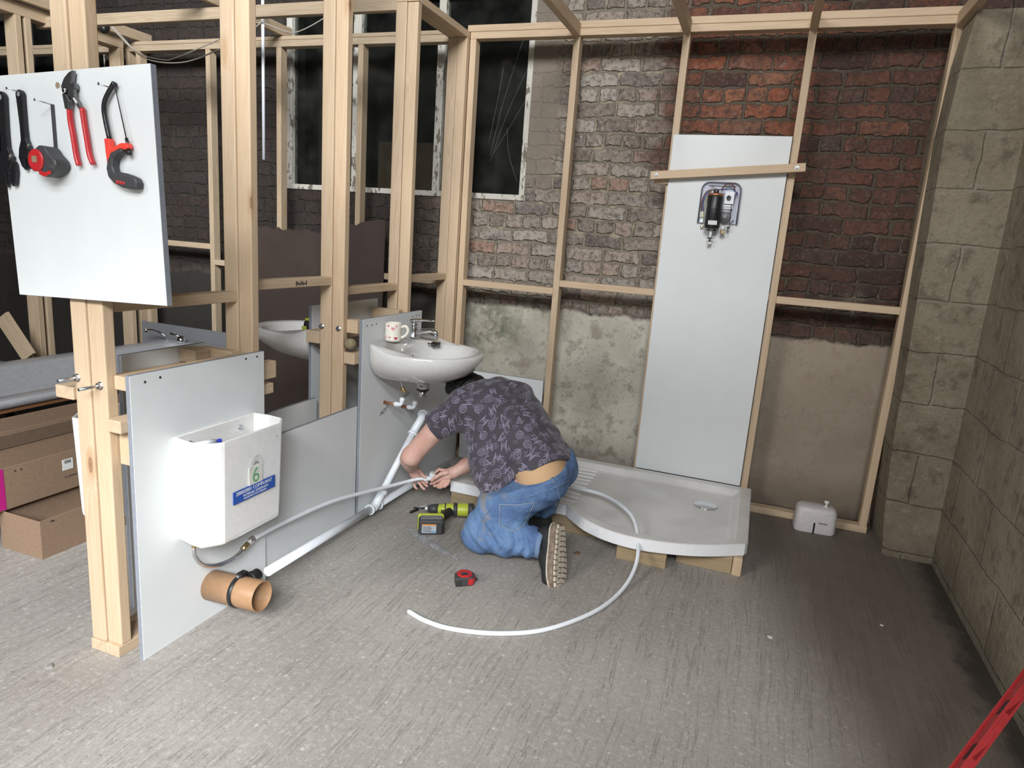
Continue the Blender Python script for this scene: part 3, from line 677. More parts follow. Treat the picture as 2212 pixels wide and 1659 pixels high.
# flexible hose and the pipe run
def flexhose():
    p = thing('flexible_hose', (.14, -2.2, .25), 'braided flexible hose looping down under the open cistern', 'hose')
    pts = catmull([(.135,-2.285,.342),(.137,-2.283,.31),(.138,-2.255,.268),(.138,-2.20,.238),(.134,-2.13,.222),(.13,-2.08,.222),(.127,-2.045,.232)], 8)
    MB().tube(pts, .0075, 12).build('hose', CHROME, p)
    for i, (a, b) in enumerate((((.126,-2.05,.231),(.124,-2.018,.240)), ((.122,-2.008,.243),(.120,-1.985,.249)))):
        MB().tube([a, b], .0125 if i else .011, 6).build('coupling_nut', CHROME if i else BRASS, p)
    MB().tube([(.125,-2.02,.239),(.121,-2.0,.245)], .009, 12).build('coupling_body', CERAM, p)
flexhose()
mk('water_pipe', PLAST, MB().tube(catmull([(.120,-1.99,.247),(.120,-1.8,.243),(.125,-1.5,.222),(.14,-1.22,.178),(.165,-1.06,.156),(.20,-.945,.150),(.240,-.897,.158),(.280,-.889,.166)], 8), .0092, 14),
   'white plastic water pipe from the cistern hose to the fitting in the hands', 'pipe')
def elbow(name, lab, p0, c, p1, r=.0115, parent=None, R2=None):
    p = parent or thing(name, c, lab, 'pipe fitting')
    p0, c, p1 = Vector(p0), Vector(c), Vector(p1)
    d0, d1 = (p0-c).normalized(), (p1-c).normalized()
    body = MB().tube(catmull([c+d0*.018, c+d0*.008, c+(d0+d1)*.002, c+d1*.008, c+d1*.018], 5), r*.95, 14).build('body', PLAST, p)
    for d in (d0, d1):
        MB().tube([c+d*.016, c+d*.034], r*1.22, 16).build('collar', PLAST, p, bevel=.002); MB().tube([c+d*.034, c+d*.038], r*1.0, 16).build('collet', CERAM, p)
    return p
elbow('elbow_fitting', 'white push-fit elbow on the end of the pipe, held in both hands', (.268,-.890,.164), (.314,-.886,.173), (.336,-.884,.225), .0132)
def stub(y, z, L, lab, r=.0078):
    p = thing('copper_pipe', (XF, y, z), lab, 'pipe')
    MB().tube([(XF+.0005, y, z), (XF+L, y, z+.002)], r, 14).build('pipe', COPPER, p)
    MB().lathe([(r*1.5,0),(r*1.5,.0004)], (XF+.0002, y, z), (1,0,0), 18, False).build('stained_hole', simple('rust_stain', (.42,.27,.14), .8), p)
    elbow('', '', (XF+L-.03, y, z), (XF+L+.012, y, z+.002), (XF+L+.018, y+.01, z+.05), .0105, p)
stub(-.984, .571, .085, 'copper pipe stub through the basin board marked hot, with a white elbow')
stub(-.80, .512, .060, 'copper pipe stub below the cold mark, nearer the corner, with a white elbow')
# ---------------------------------------------------------------- waste pipe with branch
def waste():
    p = thing('waste_pipe', (.11, -1.2, .05), 'white waste pipe running low along the boards with a branch up to the basin', 'pipe')
    a, b = Vector((.165, -1.96, .108)), Vector((.115, -1.105, .052)); c = Vector((.11, -.25, .027))
    MB().tube([a, b], .0185, 20).build('pipe', PLAST, p)
    MB().tube([b, c], .0185, 20).build('pipe', PLAST, p)
    d = (b-a).normalized()
    tee = MB().tube([b-d*.055, b+d*.045], .0225, 20).build('branch_tee', PLAST, p)
    MB().tube([b-d*.055, b-d*.041], .027, 20).build('collar', PLAST, tee); MB().tube([b+d*.036, b+d*.048], .027, 20).build('collar', PLAST, tee)
    top = Vector((.165, -.80, .395)); e0 = b+d*.0; br = (top-e0).normalized()
    t2 = MB().tube([e0, e0+br*.085], .022, 18).build('branch_arm', PLAST, tee); MB().tube([e0+br*.075, e0+br*.095], .0265, 20).build('collar', PLAST, tee)
    MB().tube([e0+br*.06, top], .0175, 18).build('riser', PLAST, p)
    el = MB().tube(catmull([top-br*.03, top, top+Vector((.012,.035,.045)), top+Vector((.0,.085,.062))], 6), .0215, 18).build('bend', PLAST, p)
    MB().tube([top-br*.035, top-br*.018], .026, 20).build('collar', PLAST, el)
    MB().tube([top+Vector((-.002,.085,.062)), top+Vector((-.012,.105,.063))], .026, 20).build('collar', PLAST, el)
    MB().tube(catmull([top+Vector((-.01,.105,.063)), top+Vector((-.02,.15,.055)), top+Vector((-.045,.175,.05))], 5), .019, 16).build('tail', PLAST, p)
waste()
def soil():
    p = thing('soil_pipe', (.2, -2.12, .14), 'short brown soil pipe stub sticking out of the cistern board, with a black boss clamp', 'pipe')
    ax = Vector((1, .02, .045)).normalized(); c0 = Vector((.0812, -2.155, .127)); L = .219
    S = simple('terracotta_plastic', (.33,.19,.10), .42, 0, .05)
    MB().lathe([(.055,0),(.055,L),(.0545,L+.001),(.0508,L+.001),(.0505,L),(.0505,.02)], c0, ax, 40).build('pipe', S, p)
    c1 = c0+ax*.116
    MB().lathe([(.0552,0),(.058,.0),(.058,.016),(.0552,.016)], c1, ax, 40).build('clamp_band', BLACKP, p)
    q = c1+Vector((.008,.018,.062))
    cl = MB().box(q.x-.012, q.x+.012, q.y-.022, q.y+.012, q.z-.014, q.z+.008).build('clamp_lug', BLACKP, p, bevel=.003)
    MB().lathe([(.006,0),(.006,.006)], (q.x, q.y-.022, q.z-.002), (0,-1,.2), 6, False).build('clamp_screw', STEEL, cl)
    MB().lathe([(.030,0),(.028,.012),(.022,.03),(.0215,.045)], c1+Vector((.02,.035,.03)), (0,1,.1), 24).build('boss_socket', BLACKP, p)
    MB().tube([c1+Vector((.012,.012,.058)), c1+Vector((.02,.06,.05))], .004, 8).build('strap_arm', BLACKP, p)
soil()
def crack(pts, w_, lab):
    mk('board_crack', INK, MB().tube(pts, w_, 5), lab, 'scratch')
# ---------------------------------------------------------------- basin
def basin(sgn=1, off=0, cy=-.915, lab='', zr=.862, k=1.0, full=True):
    W = .0812; X = lambda x: x if sgn == 1 else off-x
    N = 64; p = thing('wash_basin', (X(W), cy, zr-.2), lab, 'basin')
    def outline(a):
        c, s = math.cos(a), math.sin(a)
        cx0 = .20
        if c >= 0: rx, ry, e = (.565-cx0)*k, .283, 2.15
        else: rx, ry, e = cx0-W, .283, 5.0
        x = cx0+rx*math.copysign(abs(c)**(2/e), c); y = ry*math.copysign(abs(s)**(2/e), s)
        return x, y
    def ring(sx, sy, z, slope=0, x0=W):
        out = []
        for i in range(N):
            x, y = outline(2*math.pi*i/N)
            xx = x0+(x-x0)*sx if x > x0 else x
            zz = z+slope*max(0, min(1, (.235-x)/.10))**1.5
            out.append((X(xx), cy+y*sy, zz))
        return out
    def bowl(sx, sy, z, dx=0, slope=0):
        out = []
        for i in range(N):
            a = 2*math.pi*i/N; c, s = math.cos(a), math.sin(a)
            x = .355*1+(.168*k*c if c > 0 else .165*c)*sx+dx; y = .225*s*sy*(1-.0*abs(c))
            out.append((X(x), cy+y, z+slope*max(0, min(1, (.235-x)/.10))**1.5))
        return out
    m = MB()
    rings = [ring(.42,.16,zr-.172), ring(.50,.30,zr-.166), ring(.70,.58,zr-.145), ring(.86,.80,zr-.110), ring(.955,.94,zr-.070), ring(.99,.985,zr-.040), ring(1,1,zr-.014,.028), ring(.992,.99,zr-.002,.034), ring(.975,.965,zr+.001,.036)]
    rings += [bowl(1.03,1.03,zr-.001,0,.034), bowl(.98,.98,zr-.008,0,.030), bowl(.92,.92,zr-.035,0,.01), bowl(.80,.80,zr-.075,-.01), bowl(.58,.58,zr-.108,-.04), bowl(.25,.25,zr-.122,-.09), bowl(.08,.08,zr-.125,-.105)]
    m.loft(rings, True, True, True)
    m.build('bowl', CERAM, p)
    wx = .262
    MB().lathe([(.036,0),(.032,-.025),(.030,-.045)], (X(wx), cy, zr-.160), (0,0,1), 28).build('outlet_boss', CERAM, p)
    MB().lathe([(.031,0),(.032,-.004),(.031,-.010)], (X(wx), cy, zr-.205), (0,0,1), 28).build('rubber_seal', BLACKP, p)
    MB().lathe([(.021,0),(.021,-.034),(.018,-.034),(.018,-.01)], (X(wx), cy, zr-.213), (0,0,1), 24).build('waste_tail', CHROME, p)
    if full:
        text('iW', .018, INK, p, (wx+.006, cy-.0325, zr-.190), (1,0,0), (0,0,1), extr=.0005)
        MB().lathe([(.021,0),(.021,.002),(.012,.001)], (wx-.01, cy, zr-.122), (0,0,1), 24).build('plug_hole', CHROME, p)
        MB().lathe([(.0085,0),(.0095,.001),(.0085,.003)], (.206,cy-.02,zr-.045), (1,0,.35), 16).build('overflow_hole', CHROME, p)
        MB().lathe([(0,0),(.0062,.0035)], (.2065,cy-.02,zr-.0445), (1,0,.35), 16).build('overflow_slot', BLACKP, p)
        nn = MB().tube(catmull([(.15,cy-.03,zr-.13),(.155,cy-.04,zr-.17),(.175,cy-.05,zr-.205)], 6), .006, 10).build('tap_tail_hose', CHROME, p)
        MB().tube([(.172,cy-.05,zr-.20),(.182,cy-.052,zr-.222)], .010, 6).build('brass_nut', BRASS, nn)
        MB().tube([(.165,cy-.06,zr-.218),(.20,cy-.05,zr-.222)], .006, 8).build('brass_lever', BRASS, nn)
    return p
basin(lab='white ceramic wall basin with a heart mug standing on its corner')
basin(-1, -.1264-.0185, -.87, 'white ceramic basin of the left bay, seen from below between the posts', .885, 1.15, False)
def tap():
    p = thing('mixer_tap', (.15,-.79,.89), 'chrome lever mixer tap at the back of the near basin', 'tap'); z = .898; x, y = .135, -.80
    MB().lathe([(.026,0),(.026,.004),(.022,.008),(.021,.062),(.022,.066),(.018,.078),(.0,.082)], (x,y,z-.004), (0,0,1), 28).build('tap_body', CHROME, p)
    MB().tube(catmull([(x+.01,y,z+.022),(x+.06,y,z+.034),(x+.105,y,z+.040),(x+.128,y,z+.030),(x+.130,y,z+.010)], 6), [.0125]*12+[.0115]*13, 16).build('spout', CHROME, p)
    MB().lathe([(.0115,0),(.0115,.012)], (x+.130,y,z-.0), (0,0,1), 18, False).build('aerator', STEEL, p)
    MB().tube(catmull([(x-.018,y,z+.082),(x+.02,y,z+.086),(x+.07,y,z+.090),(x+.118,y,z+.092)], 5), [.019,.021,.021,.02,.019,.018,.017,.016,.015,.014,.013,.012,.011,.010,.009,.007], 16, flat=.5).build('lever', CHROME, p)
    return p
tap()
def plug():
    p = thing('basin_plug', (.27,-.76,.87), 'black rubber plug and chain fitting lying behind the basin tap', 'plug')
    MB().lathe([(.013,0),(.015,.006),(.012,.012),(.004,.014)], (.248,-.79,.8645), (.3,-.5,.8), 18).build('plug_body', BLACKP, p)
    MB().box(.256,.276,-.79,-.765,.8645,.878).build('clip', BLACKP, p, bevel=.002)
    MB().tube(catmull([(.235,-.80,.869),(.225,-.81,.873),(.235,-.815,.871),(.25,-.80,.874)], 5), .0028, 8).build('ring', BLACKP, p)
plug()
def heart(c, u, v, n, s, mat, parent):
    pts = []
    for i in range(20):
        t = 2*math.pi*i/20; hx = 16*math.sin(t)**3/17; hy = (13*math.cos(t)-5*math.cos(2*t)-2*math.cos(3*t)-math.cos(4*t))/17
        pts.append(Vector(c)+Vector(u)*hx*s+Vector(v)*hy*s)
    m = MB(); m._add(pts+[q+Vector(n)*.0006 for q in pts], [tuple(range(20)), tuple(range(39, 19, -1))]+[(i, (i+1) % 20, 20+(i+1) % 20, 20+i) for i in range(20)], False)
    return m.build('heart', mat, parent)
def mug():
    c = Vector((.128, -1.0, .8955)); p = thing('mug', c, 'cream mug with pink hearts on the near corner of the basin', 'mug')
    MC = simple('cream_glaze', (.80,.76,.66), .15, 0, .02)
    MB().lathe([(.034,0),(.0405,.006),(.041,.012),(.0395,.045),(.0405,.088),(.0395,.091),(.0375,.090),(.036,.045),(.037,.010),(.0,.008)], c, (0,0,1), 40).build('cup', MC, p)
    d = Vector((.93,.36,0)).normalized()
    MB().tube([c+d*(.038+.0)+Vector((0,0,.070))]+catmull([c+d*.040+Vector((0,0,.072)), c+d*.062+Vector((0,0,.076)), c+d*.073+Vector((0,0,.056)), c+d*.062+Vector((0,0,.032)), c+d*.039+Vector((0,0,.018))], 6), .0055, 12, flat=1.3).build('handle', MC, p)
    P1 = simple('pink_glaze', (.70,.26,.30), .3); P2 = simple('crimson_glaze', (.45,.03,.10), .3)
    for a, z, s, mt in ((-62,.066,.0105,P1), (-95,.078,.0055,P2), (-120,.02,.0085,P1), (-85,.022,.005,P2), (-42,.019,.009,P2), (-38,.078,.006,P1), (-150,.06,.008,P2), (-140,.085,.005,P1), (30,.05,.01,P1)):
        A = math.radians(a); n = Vector((math.cos(A), math.sin(A), 0)); u = Vector((-math.sin(A), math.cos(A), 0))
        heart(c+n*.0404+Vector((0,0,z)), u, (0,0,1), n, s, mt, p)
mug()
# ---------------------------------------------------------------- electric shower, opened
def shower():
    p = thing('electric_shower', (1.53,-.04,1.68), 'electric shower unit with its cover off, black heater can and wiring showing', 'shower unit')
    y = -.0195; LG = simple('pale_blue_plastic', (.50,.52,.60), .4)
    x0, x1, z0, z1 = 1.428, 1.628, 1.590, 1.800
    def rr(x0, x1, z0, z1, r, n=6):
        pts = []
        for cx, cz, a0 in ((x1-r, z1-r, 0), (x0+r, z1-r, 90)):
            for i in range(n+1):
                a = math.radians(a0+90*i/n); pts.append((cx+r*math.cos(a), cz+r*math.sin(a)))
        return pts+[(x0, z0), (x1, z0)]
    MB().prism(rr(x0, x1, z0, z1, .04), 'y', y-.008, y).build('back_plate', LG, p, bevel=.001)
    ro = rr(x0, x1, z0, z1, .04)[:-2]; ro = [(x1, z0)]+ro+[(x0, z0)]
    MB().tube([(a, y-.013, b) for a, b in ro], .006, 8, flat=1).build('rim', LG, p)
    MB().tube([(a, y-.0195, b) for a, b in ro], .0022, 6).build('seal', BLACKP, p)
    for xx in (1.605, 1.46): MB().box(xx, xx+.006, y-.018, y-.008, z0, z1-.03).build('rib', LG, p)
    MB().box(1.46, 1.6, y-.018, y-.008, 1.785, 1.789).build('rib', LG, p)
    can = MB().lathe([(.0,0),(.036,0),(.040,.008),(.040,.165),(.036,.170)], (1.506,y-.05,1.560), (-.0,0,1), 28).build('heater_can', BLACKP, p)
    for z in (1.62, 1.632, 1.644, 1.656): MB().lathe([(.0402,0),(.0412,.002),(.0402,.004)], (1.506,y-.05,z), (0,0,1), 28).build('can_ridge', BLACKP, can)
    MB().lathe([(.0405,0),(.0415,.006),(.0405,.012)], (1.506,y-.05,1.728), (0,0,1), 28).build('copper_band', COPPER, can)
    MB().box(1.487,1.533,y-.0915,y-.089,1.578,1.600).build('rating_label', CERAM, can)
    MB().lathe([(.014,0),(.014,.02),(.008,.024)], (1.506,y-.045,1.74), (0,0,1), 14).build('thermal_cutout', STEELD, can)
    MB().box(1.552,1.600,y-.045,y-.008,1.690,1.755).build('switch_block', PLAST, p, bevel=.003)
    MB().lathe([(.012,0),(.012,.010),(.007,.010),(.007,.002)], (1.573,y-.045,1.722), (0,-1,0), 20, False).build('spindle', GREYP, p)
    MB().box(1.548,1.598,y-.035,y-.008,1.665,1.688).build('terminal_rail', PLAST, p, bevel=.003)
    for i in range(5): MB().lathe([(.003,0),(.003,.002)], (1.553+i*.009,y-.035,1.676), (0,-1,0), 8, False).build('terminal_screw', STEELD, p)
    MB().lathe([(.030,0),(.028,.02),(.012,.026),(.012,.03),(.0,.03)], (1.566,y-.01,1.625), (0,-1,0), 28).build('pressure_valve', simple('grey_valve', (.25,.25,.26), .5), p)
    MB().tube([(1.548,y-.03,1.655),(1.592,y-.03,1.652)], .010, 12).build('solenoid', simple('grey_solenoid', (.38,.38,.39), .45), p)
    MB().lathe([(.011,0),(.011,.022),(.008,.022)], (1.563,y-.045,1.555), (0,0,1), 18).build('inlet_pipe', CERAM, p)
    MB().lathe([(.014,0),(.014,.014),(.0,.014)], (1.565,y-.045,1.538), (0,0,1), 6, False).build('inlet_nut', BRASS, p)
    MB().lathe([(.008,0),(.008,.014)], (1.59,y-.035,1.562), (0,0,1), 12, False).build('test_point', CHROME, p)
    MB().box(1.435,1.460,y-.03,y-.008,1.615,1.645).build('mains_terminal', CERAM, p, bevel=.002)
    for i in range(2):
        for j in range(2): MB().lathe([(.0036,0),(.0036,.003)], (1.442+i*.011,y-.03,1.623+j*.012), (0,-1,0), 10, False).build('terminal_screw', BRASS, p)
    MB().box(1.437,1.455,y-.02,y-.008,1.59,1.614).build('cable_clamp', PLAST, p)
    MB().lathe([(.008,0),(.008,.01)], (1.452,y-.015,1.572), (0,-.3,-1), 10, False).build('earth_post', BRASS, p)
    W = {'brown': simple('brown_wire', (.12,.035,.02), .4), 'blue': simple('blue_wire', (.06,.07,.25), .4), 'green': simple('green_yellow_wire', (.30,.33,.10), .4), 'grey': simple('grey_wire', (.06,.06,.075), .4)}
    def wire(c, pts, r=.0022): MB().tube(catmull([(a, y-b, z) for a, b, z in pts], 6), r, 8).build('wire', W[c], p)
    wire('brown', [(1.442,.03,1.648),(1.437,.035,1.69),(1.452,.045,1.742),(1.48,.05,1.758),(1.50,.05,1.755)], .003)
    wire('blue', [(1.452,.03,1.648),(1.445,.04,1.69),(1.458,.05,1.735),(1.478,.055,1.752)], .003)
    wire('green', [(1.458,.03,1.60),(1.456,.045,1.66),(1.463,.05,1.72),(1.485,.055,1.755)])
    wire('brown', [(1.53,.03,1.765),(1.548,.035,1.788),(1.572,.035,1.793),(1.592,.035,1.780),(1.596,.03,1.76)], .0035)
    wire('blue', [(1.52,.04,1.762),(1.55,.05,1.763),(1.585,.05,1.766),(1.61,.03,1.75),(1.615,.03,1.74)], .0028)
    wire('grey', [(1.607,.03,1.75),(1.604,.04,1.72),(1.592,.04,1.69),(1.592,.04,1.66),(1.594,.04,1.60),(1.598,.04,1.575)])
    wire('grey', [(1.61,.02,1.61),(1.598,.035,1.592),(1.575,.045,1.588),(1.55,.04,1.60)])
    wire('grey', [(1.47,.02,1.785),(1.49,.025,1.77),(1.50,.03,1.762)], .0015)
    o = MB().tube([(1.506,y-.045,1.562),(1.504,y-.04,1.528),(1.503,y-.036,1.505)], [.008,.0065,.0085], 14).build('outlet', PLAST, p)
    MB().box(1.488,1.519,y-.05,y-.03,1.507,1.5125).build('outlet_cross', BLACKP, o); MB().box(1.500,1.507,y-.05,y-.03,1.490,1.507).build('outlet_stem', BLACKP, o)
    MB().box(1.493,1.514,y-.045,y-.02,1.478,1.492).build('outlet_cap', CERAM, o, bevel=.002)
    for xx in (1.488, 1.524): MB().lathe([(.007,0),(.007,.008)], (xx,y-.05,1.556), (0,0,-1), 10, False).build('can_foot', BLACKP, can)
shower()
# ---------------------------------------------------------------- shower tray
def tray_outline(ins=0.0, n=14):
    x0, x1, yb, yf = .392, 1.906, -.030, -.800
    pts = [(x0+ins, yb-ins), (x0+ins, yf+ins), (1.035-ins*.3, yf+ins)]
    # bow front
    P = [(1.052,-.822),(1.10,-.872),(1.163,-.93),(1.25,-.978),(1.33,-1.003),(1.41,-1.012),(1.479,-1.008),(1.58,-.985),(1.679,-.952),(1.79,-.895),(1.895,-.826)]
    c = Vector((1.45, -.5))
    for q in catmull([(a, b, 0) for a, b in P], 3):
        d = (c-Vector((q.x, q.y))).normalized()*ins; pts.append((q.x+d.x, q.y+d.y))
    pts.append((x1-ins, -.80+ins)); pts.append((x1-ins, yb-ins)); return pts
def tray():
    p = thing('shower_tray', (1.15,-.5,.09), 'white bow-fronted shower tray raised on timber', 'shower tray')
    R = lambda ins, z: [(x, y, z) for x, y in tray_outline(ins)]
    m = MB(); m.loft([R(.002,.088), R(0,.090), R(0,.143), R(.003,.147), R(.055,.147), R(.062,.144), R(.085,.118), R(.10,.112)], True, False, False)
    m._add(R(.10,.112), [tuple(range(len(R(.10,.112))))], False)
    TB_ = NT('tray_surface'); o_ = TB_.obj(); nn = TB_.noise(o_, 4, 4); cc = TB_.mix(TB_.mr(nn, .35, .7, 0, 1), (.60,.585,.565), (.70,.69,.675))
    top = TB_.fin(cc, .28)
    o = m.build('tray_body', [ACRYL, top], p, recalc=True)
    for pl in o.data.polygons:
        if pl.normal.z > .3: pl.material_index = 1
    MB().lathe([(.062,0),(.062,.004),(.056,.007),(.054,.005),(.0,.009)], (1.683,-.345,.112), (0,0,1), 40).build('waste_cover', CHROME, p)
    # row of raised anti-slip ribs
    for i in range(10):
        y = -.135-.058*i; s = .0006*i
        MB().box(.865+i*.004, 1.045, y-.006, y+.006, .1115, .1165).build('raised_rib', ACRYL, p, bevel=.002)
tray()
bat(TX, .395, 1.34, -.795, -.757, .0, .087, 'long brown treated timber under the left front edge of the tray', 'timber_support')
bat(TX, 1.335, 1.565, -.962, -.925, .0, .087, 'short treated timber block under the bow of the tray', 'timber_support')
bat(TX, 1.60, 1.85, -.86, -.82, .0, .087, 'treated timber under the right front of the tray', 'timber_support')
bat(WY, 1.852, 1.893, -.868, -.10, .0, .087, 'pale timber under the right end of the tray, end grain facing forward', 'timber_support')
bat(TX, .45, 1.80, -.12, -.08, .0, .087, 'treated timber under the back edge of the tray', 'timber_support')
# loop of spare pipe
def loop_pipe():
    p = thing('water_pipe', (1.2,-1.3,.01), 'loose white plastic pipe curling off the tray across the floor', 'pipe')
    MB().tube(catmull([(.96,-.575,.160),(1.04,-.587,.163),(1.175,-.622,.168),(1.294,-.725,.172),(1.385,-.862,.167),(1.44,-1.02,.115),(1.449,-1.13,.05),(1.420,-1.29,.0115),(1.353,-1.493,.0095),(1.222,-1.689,.0095),(1.075,-1.793,.0095),(.912,-1.845,.0095),(.795,-1.843,.0095),(.705,-1.814,.0095)], 8), .0088, 14).build('pipe', PLAST, p)
    MB().tube([(.955,-.574,.160),(.972,-.577,.161)], .0094, 14).build('red_end_mark', RED, p)
loop_pipe()
# white cover standing on the floor
def cover():
    p = thing('shower_cover', (2.245,-.10,0), 'white plastic shower cover standing on the floor by the back frame', 'cover')
    m = MB(); m.m = Matrix.Translation((2.245,-.095,0)) @ Matrix.Rotation(math.radians(4), 4, 'Z')
    def rect(hw, y0, y1, z, r=.03):
        pts = []
        for cx, cy, a0 in ((hw-r, y1-r, 0), (-hw+r, y1-r, 90), (-hw+r, y0+r, 180), (hw-r, y0+r, 270)):
            for i in range(5):
                a = math.radians(a0+22.5*i); pts.append(((cx+r*math.cos(a)), cy+r*math.sin(a), z))
        return pts
    m.loft([rect(.101,-.055,.055,0), rect(.105,-.058,.057,.01), rect(.101,-.052,.055,.115), rect(.094,-.042,.052,.134), rect(.075,-.025,.045,.142,.02)], True, True, True)
    CV = simple('dusty_white_cover', (.56,.53,.53), .45, 0, .05)
    m.build('cover_shell', CV, p, bevel=.002)
    k = MB(); k.m = m.m
    k.lathe([(.020,0),(.020,.003),(.006,.006),(.006,.020),(.013,.026),(.013,.036),(.0,.038)], (.045,.0,.139), (0,-.05,1), 18).build('knob', CERAM, p)
    k = MB(); k.m = m.m
    k.box(-.012,-.004,-.0605,-.05,.0,.062).build('slot', BLACKP, p)
    k = MB(); k.m = m.m
    k.box(.012,.055,-.0580,-.05,.060,.066).build('worn_badge', simple('worn_badge', (.22,.19,.13), .7), p)
cover()
# ---------------------------------------------------------------- things on the floor
def tape_floor():
    p = thing('tape_measure', (.812,-1.50,0), 'red and black tape measure lying on the concrete in front of the plumber', 'tape measure')
    m4 = Matrix.Translation((.802,-1.51,0)) @ Matrix.Rotation(math.radians(35), 4, 'Z') @ Matrix.Scale(1.14, 4)
    def M(): q = MB(); q.m = m4; return q
    M().prism([(-.036,-.022),(.026,-.022),(.038,-.008),(.038,.018),(.024,.036),(-.014,.038),(-.034,.022)], 'z', 0, .036).build('case', GREYP, p, bevel=.006, seg=3)
    M().lathe([(.029,0),(.029,.003),(.025,.005)], (.002,.008,.0355), (0,0,1), 28, False).build('side_disc', RED, p, bevel=.001)
    M().box(-.012,.010,.0,.009,.0404,.0412).build('lettering', GREYP, p)
    M().box(-.014,.014,-.001,-.008,.0404,.0412).build('lettering', STEELD, p)
    M().prism([(.010,-.0235),(.028,-.022),(.040,-.006),(.040,.010),(.036,.010),(.036,-.004),(.024,-.018),(.010,-.018)], 'z', .006, .030).build('bumper', RED, p, bevel=.001)
    M().box(-.036,-.014,-.025,-.021,.004,.026).build('tape_mouth', STEELD, p, bevel=.001)
    M().box(.036,.048,-.002,.006,.012,.018).build('strap_clip', BLACKP, p)
tape_floor()
def marker():
    p = thing('marker_pen', (.32,-.92,0), 'grey marker pen with a black cap lying beyond the drill', 'pen')
    a, b = Vector((.258,-.99,.009)), Vector((.288,-.865,.009)); c = a.lerp(b, .48)
    MB().tube([a, a.lerp(c, .1), c], [.005,.0072,.0074], 14).build('cap', BLACKP, p)
    MB().tube([c, b.lerp(c, .05), b], [.0068,.0068,.005], 14).build('barrel', simple('grey_barrel', (.42,.43,.45), .4), p)
marker()
def drill():
    p = thing('cordless_drill', (.47,-1.04,0), 'lime and grey cordless drill lying on its side by the left knee', 'drill')
    m4 = Matrix.Translation((.440,-1.115,.0)) @ Matrix.Rotation(math.radians(28), 4, 'Z') @ Matrix.Scale(1.15, 4)
    def M(): q = MB(); q.m = m4; return q
    def rb(x0, x1, y0, y1, z0, z1): return M().box(x0, x1, y0, y1, z0, z1)
    # battery block nearest the viewer, label on its end
    rb(-.052,.052,-.055,-.005,.004,.072).build('battery', GREYP, p, bevel=.012, seg=3)
    rb(-.056,.056,-.012,.012,.002,.078).build('battery_collar', LIME, p, bevel=.012, seg=3)
    rb(.038,.056,-.054,-.012,.010,.062).build('battery_latch', BLACKP, p, bevel=.006)
    rb(-.038,.022,-.0565,-.054,.014,.052).build('rating_label', simple('label_grey', (.42,.44,.48), .4), p)
    rb(-.038,.022,-.0570,-.0560,.048,.054).build('label_stripe', simple('label_orange', (.65,.25,.05), .4), p)
    for i in range(4): rb(-.034,.0+.004*(i % 2),-.0570,-.0560,.040-.007*i,.0425-.007*i).build('label_text', INK, p)
    rb(.004,.019,-.0570,-.0560,.016,.022).build('label_mark', simple('label_blue', (.1,.3,.55), .4), p)
    rb(-.044,.046,-.046,-.010,.072,.0745).build('battery_top', simple('light_grey_plastic', (.2,.2,.2), .5), p, bevel=.001)
    M().tube(catmull([(.02,.0,.042),(.055,.045,.045),(.085,.095,.048)], 5), [.022,.021,.020,.019,.019,.019,.019,.020,.020,.021,.022], 14, flat=1.0).build('handle', BLACKP, p)
    mb_ = M().tube([(.030,.112,.05),(.07,.108,.052),(.155,.104,.052),(.19,.102,.052)], [.020,.026,.030,.026], 18).build('motor_body', LIME, p, bevel=.002)
    M().tube([(.062,.1085,.051),(.068,.108,.051)], .0275, 18).build('body_band', GREYP, mb_); M().tube([(.10,.107,.052),(.118,.106,.052)], .0305, 18).build('body_band', GREYP, mb_); M().tube([(.165,.1035,.052),(.192,.102,.052)], .0305, 18).build('rear_cap', GREYP, mb_)
    M().tube([(-.012,.118,.05),(.010,.116,.05),(.034,.112,.05)], [.014,.021,.024], 18).build('chuck', GREYP, p)
    M().tube([(-.024,.120,.05),(-.012,.118,.05)], [.007,.009], 12).build('chuck_tip', CERAM, p)
    M().tube([(-.075,.125,.05),(-.024,.120,.05)], .0035, 6).build('drill_bit', BLACKM, p)
    M().box(.045,.065,.072,.090,.045,.058).build('trigger', BLACKP, p, bevel=.003)
    rb(.06,.14,.132,.137,.04,.06).build('side_badge', BLACKP, p)
drill()
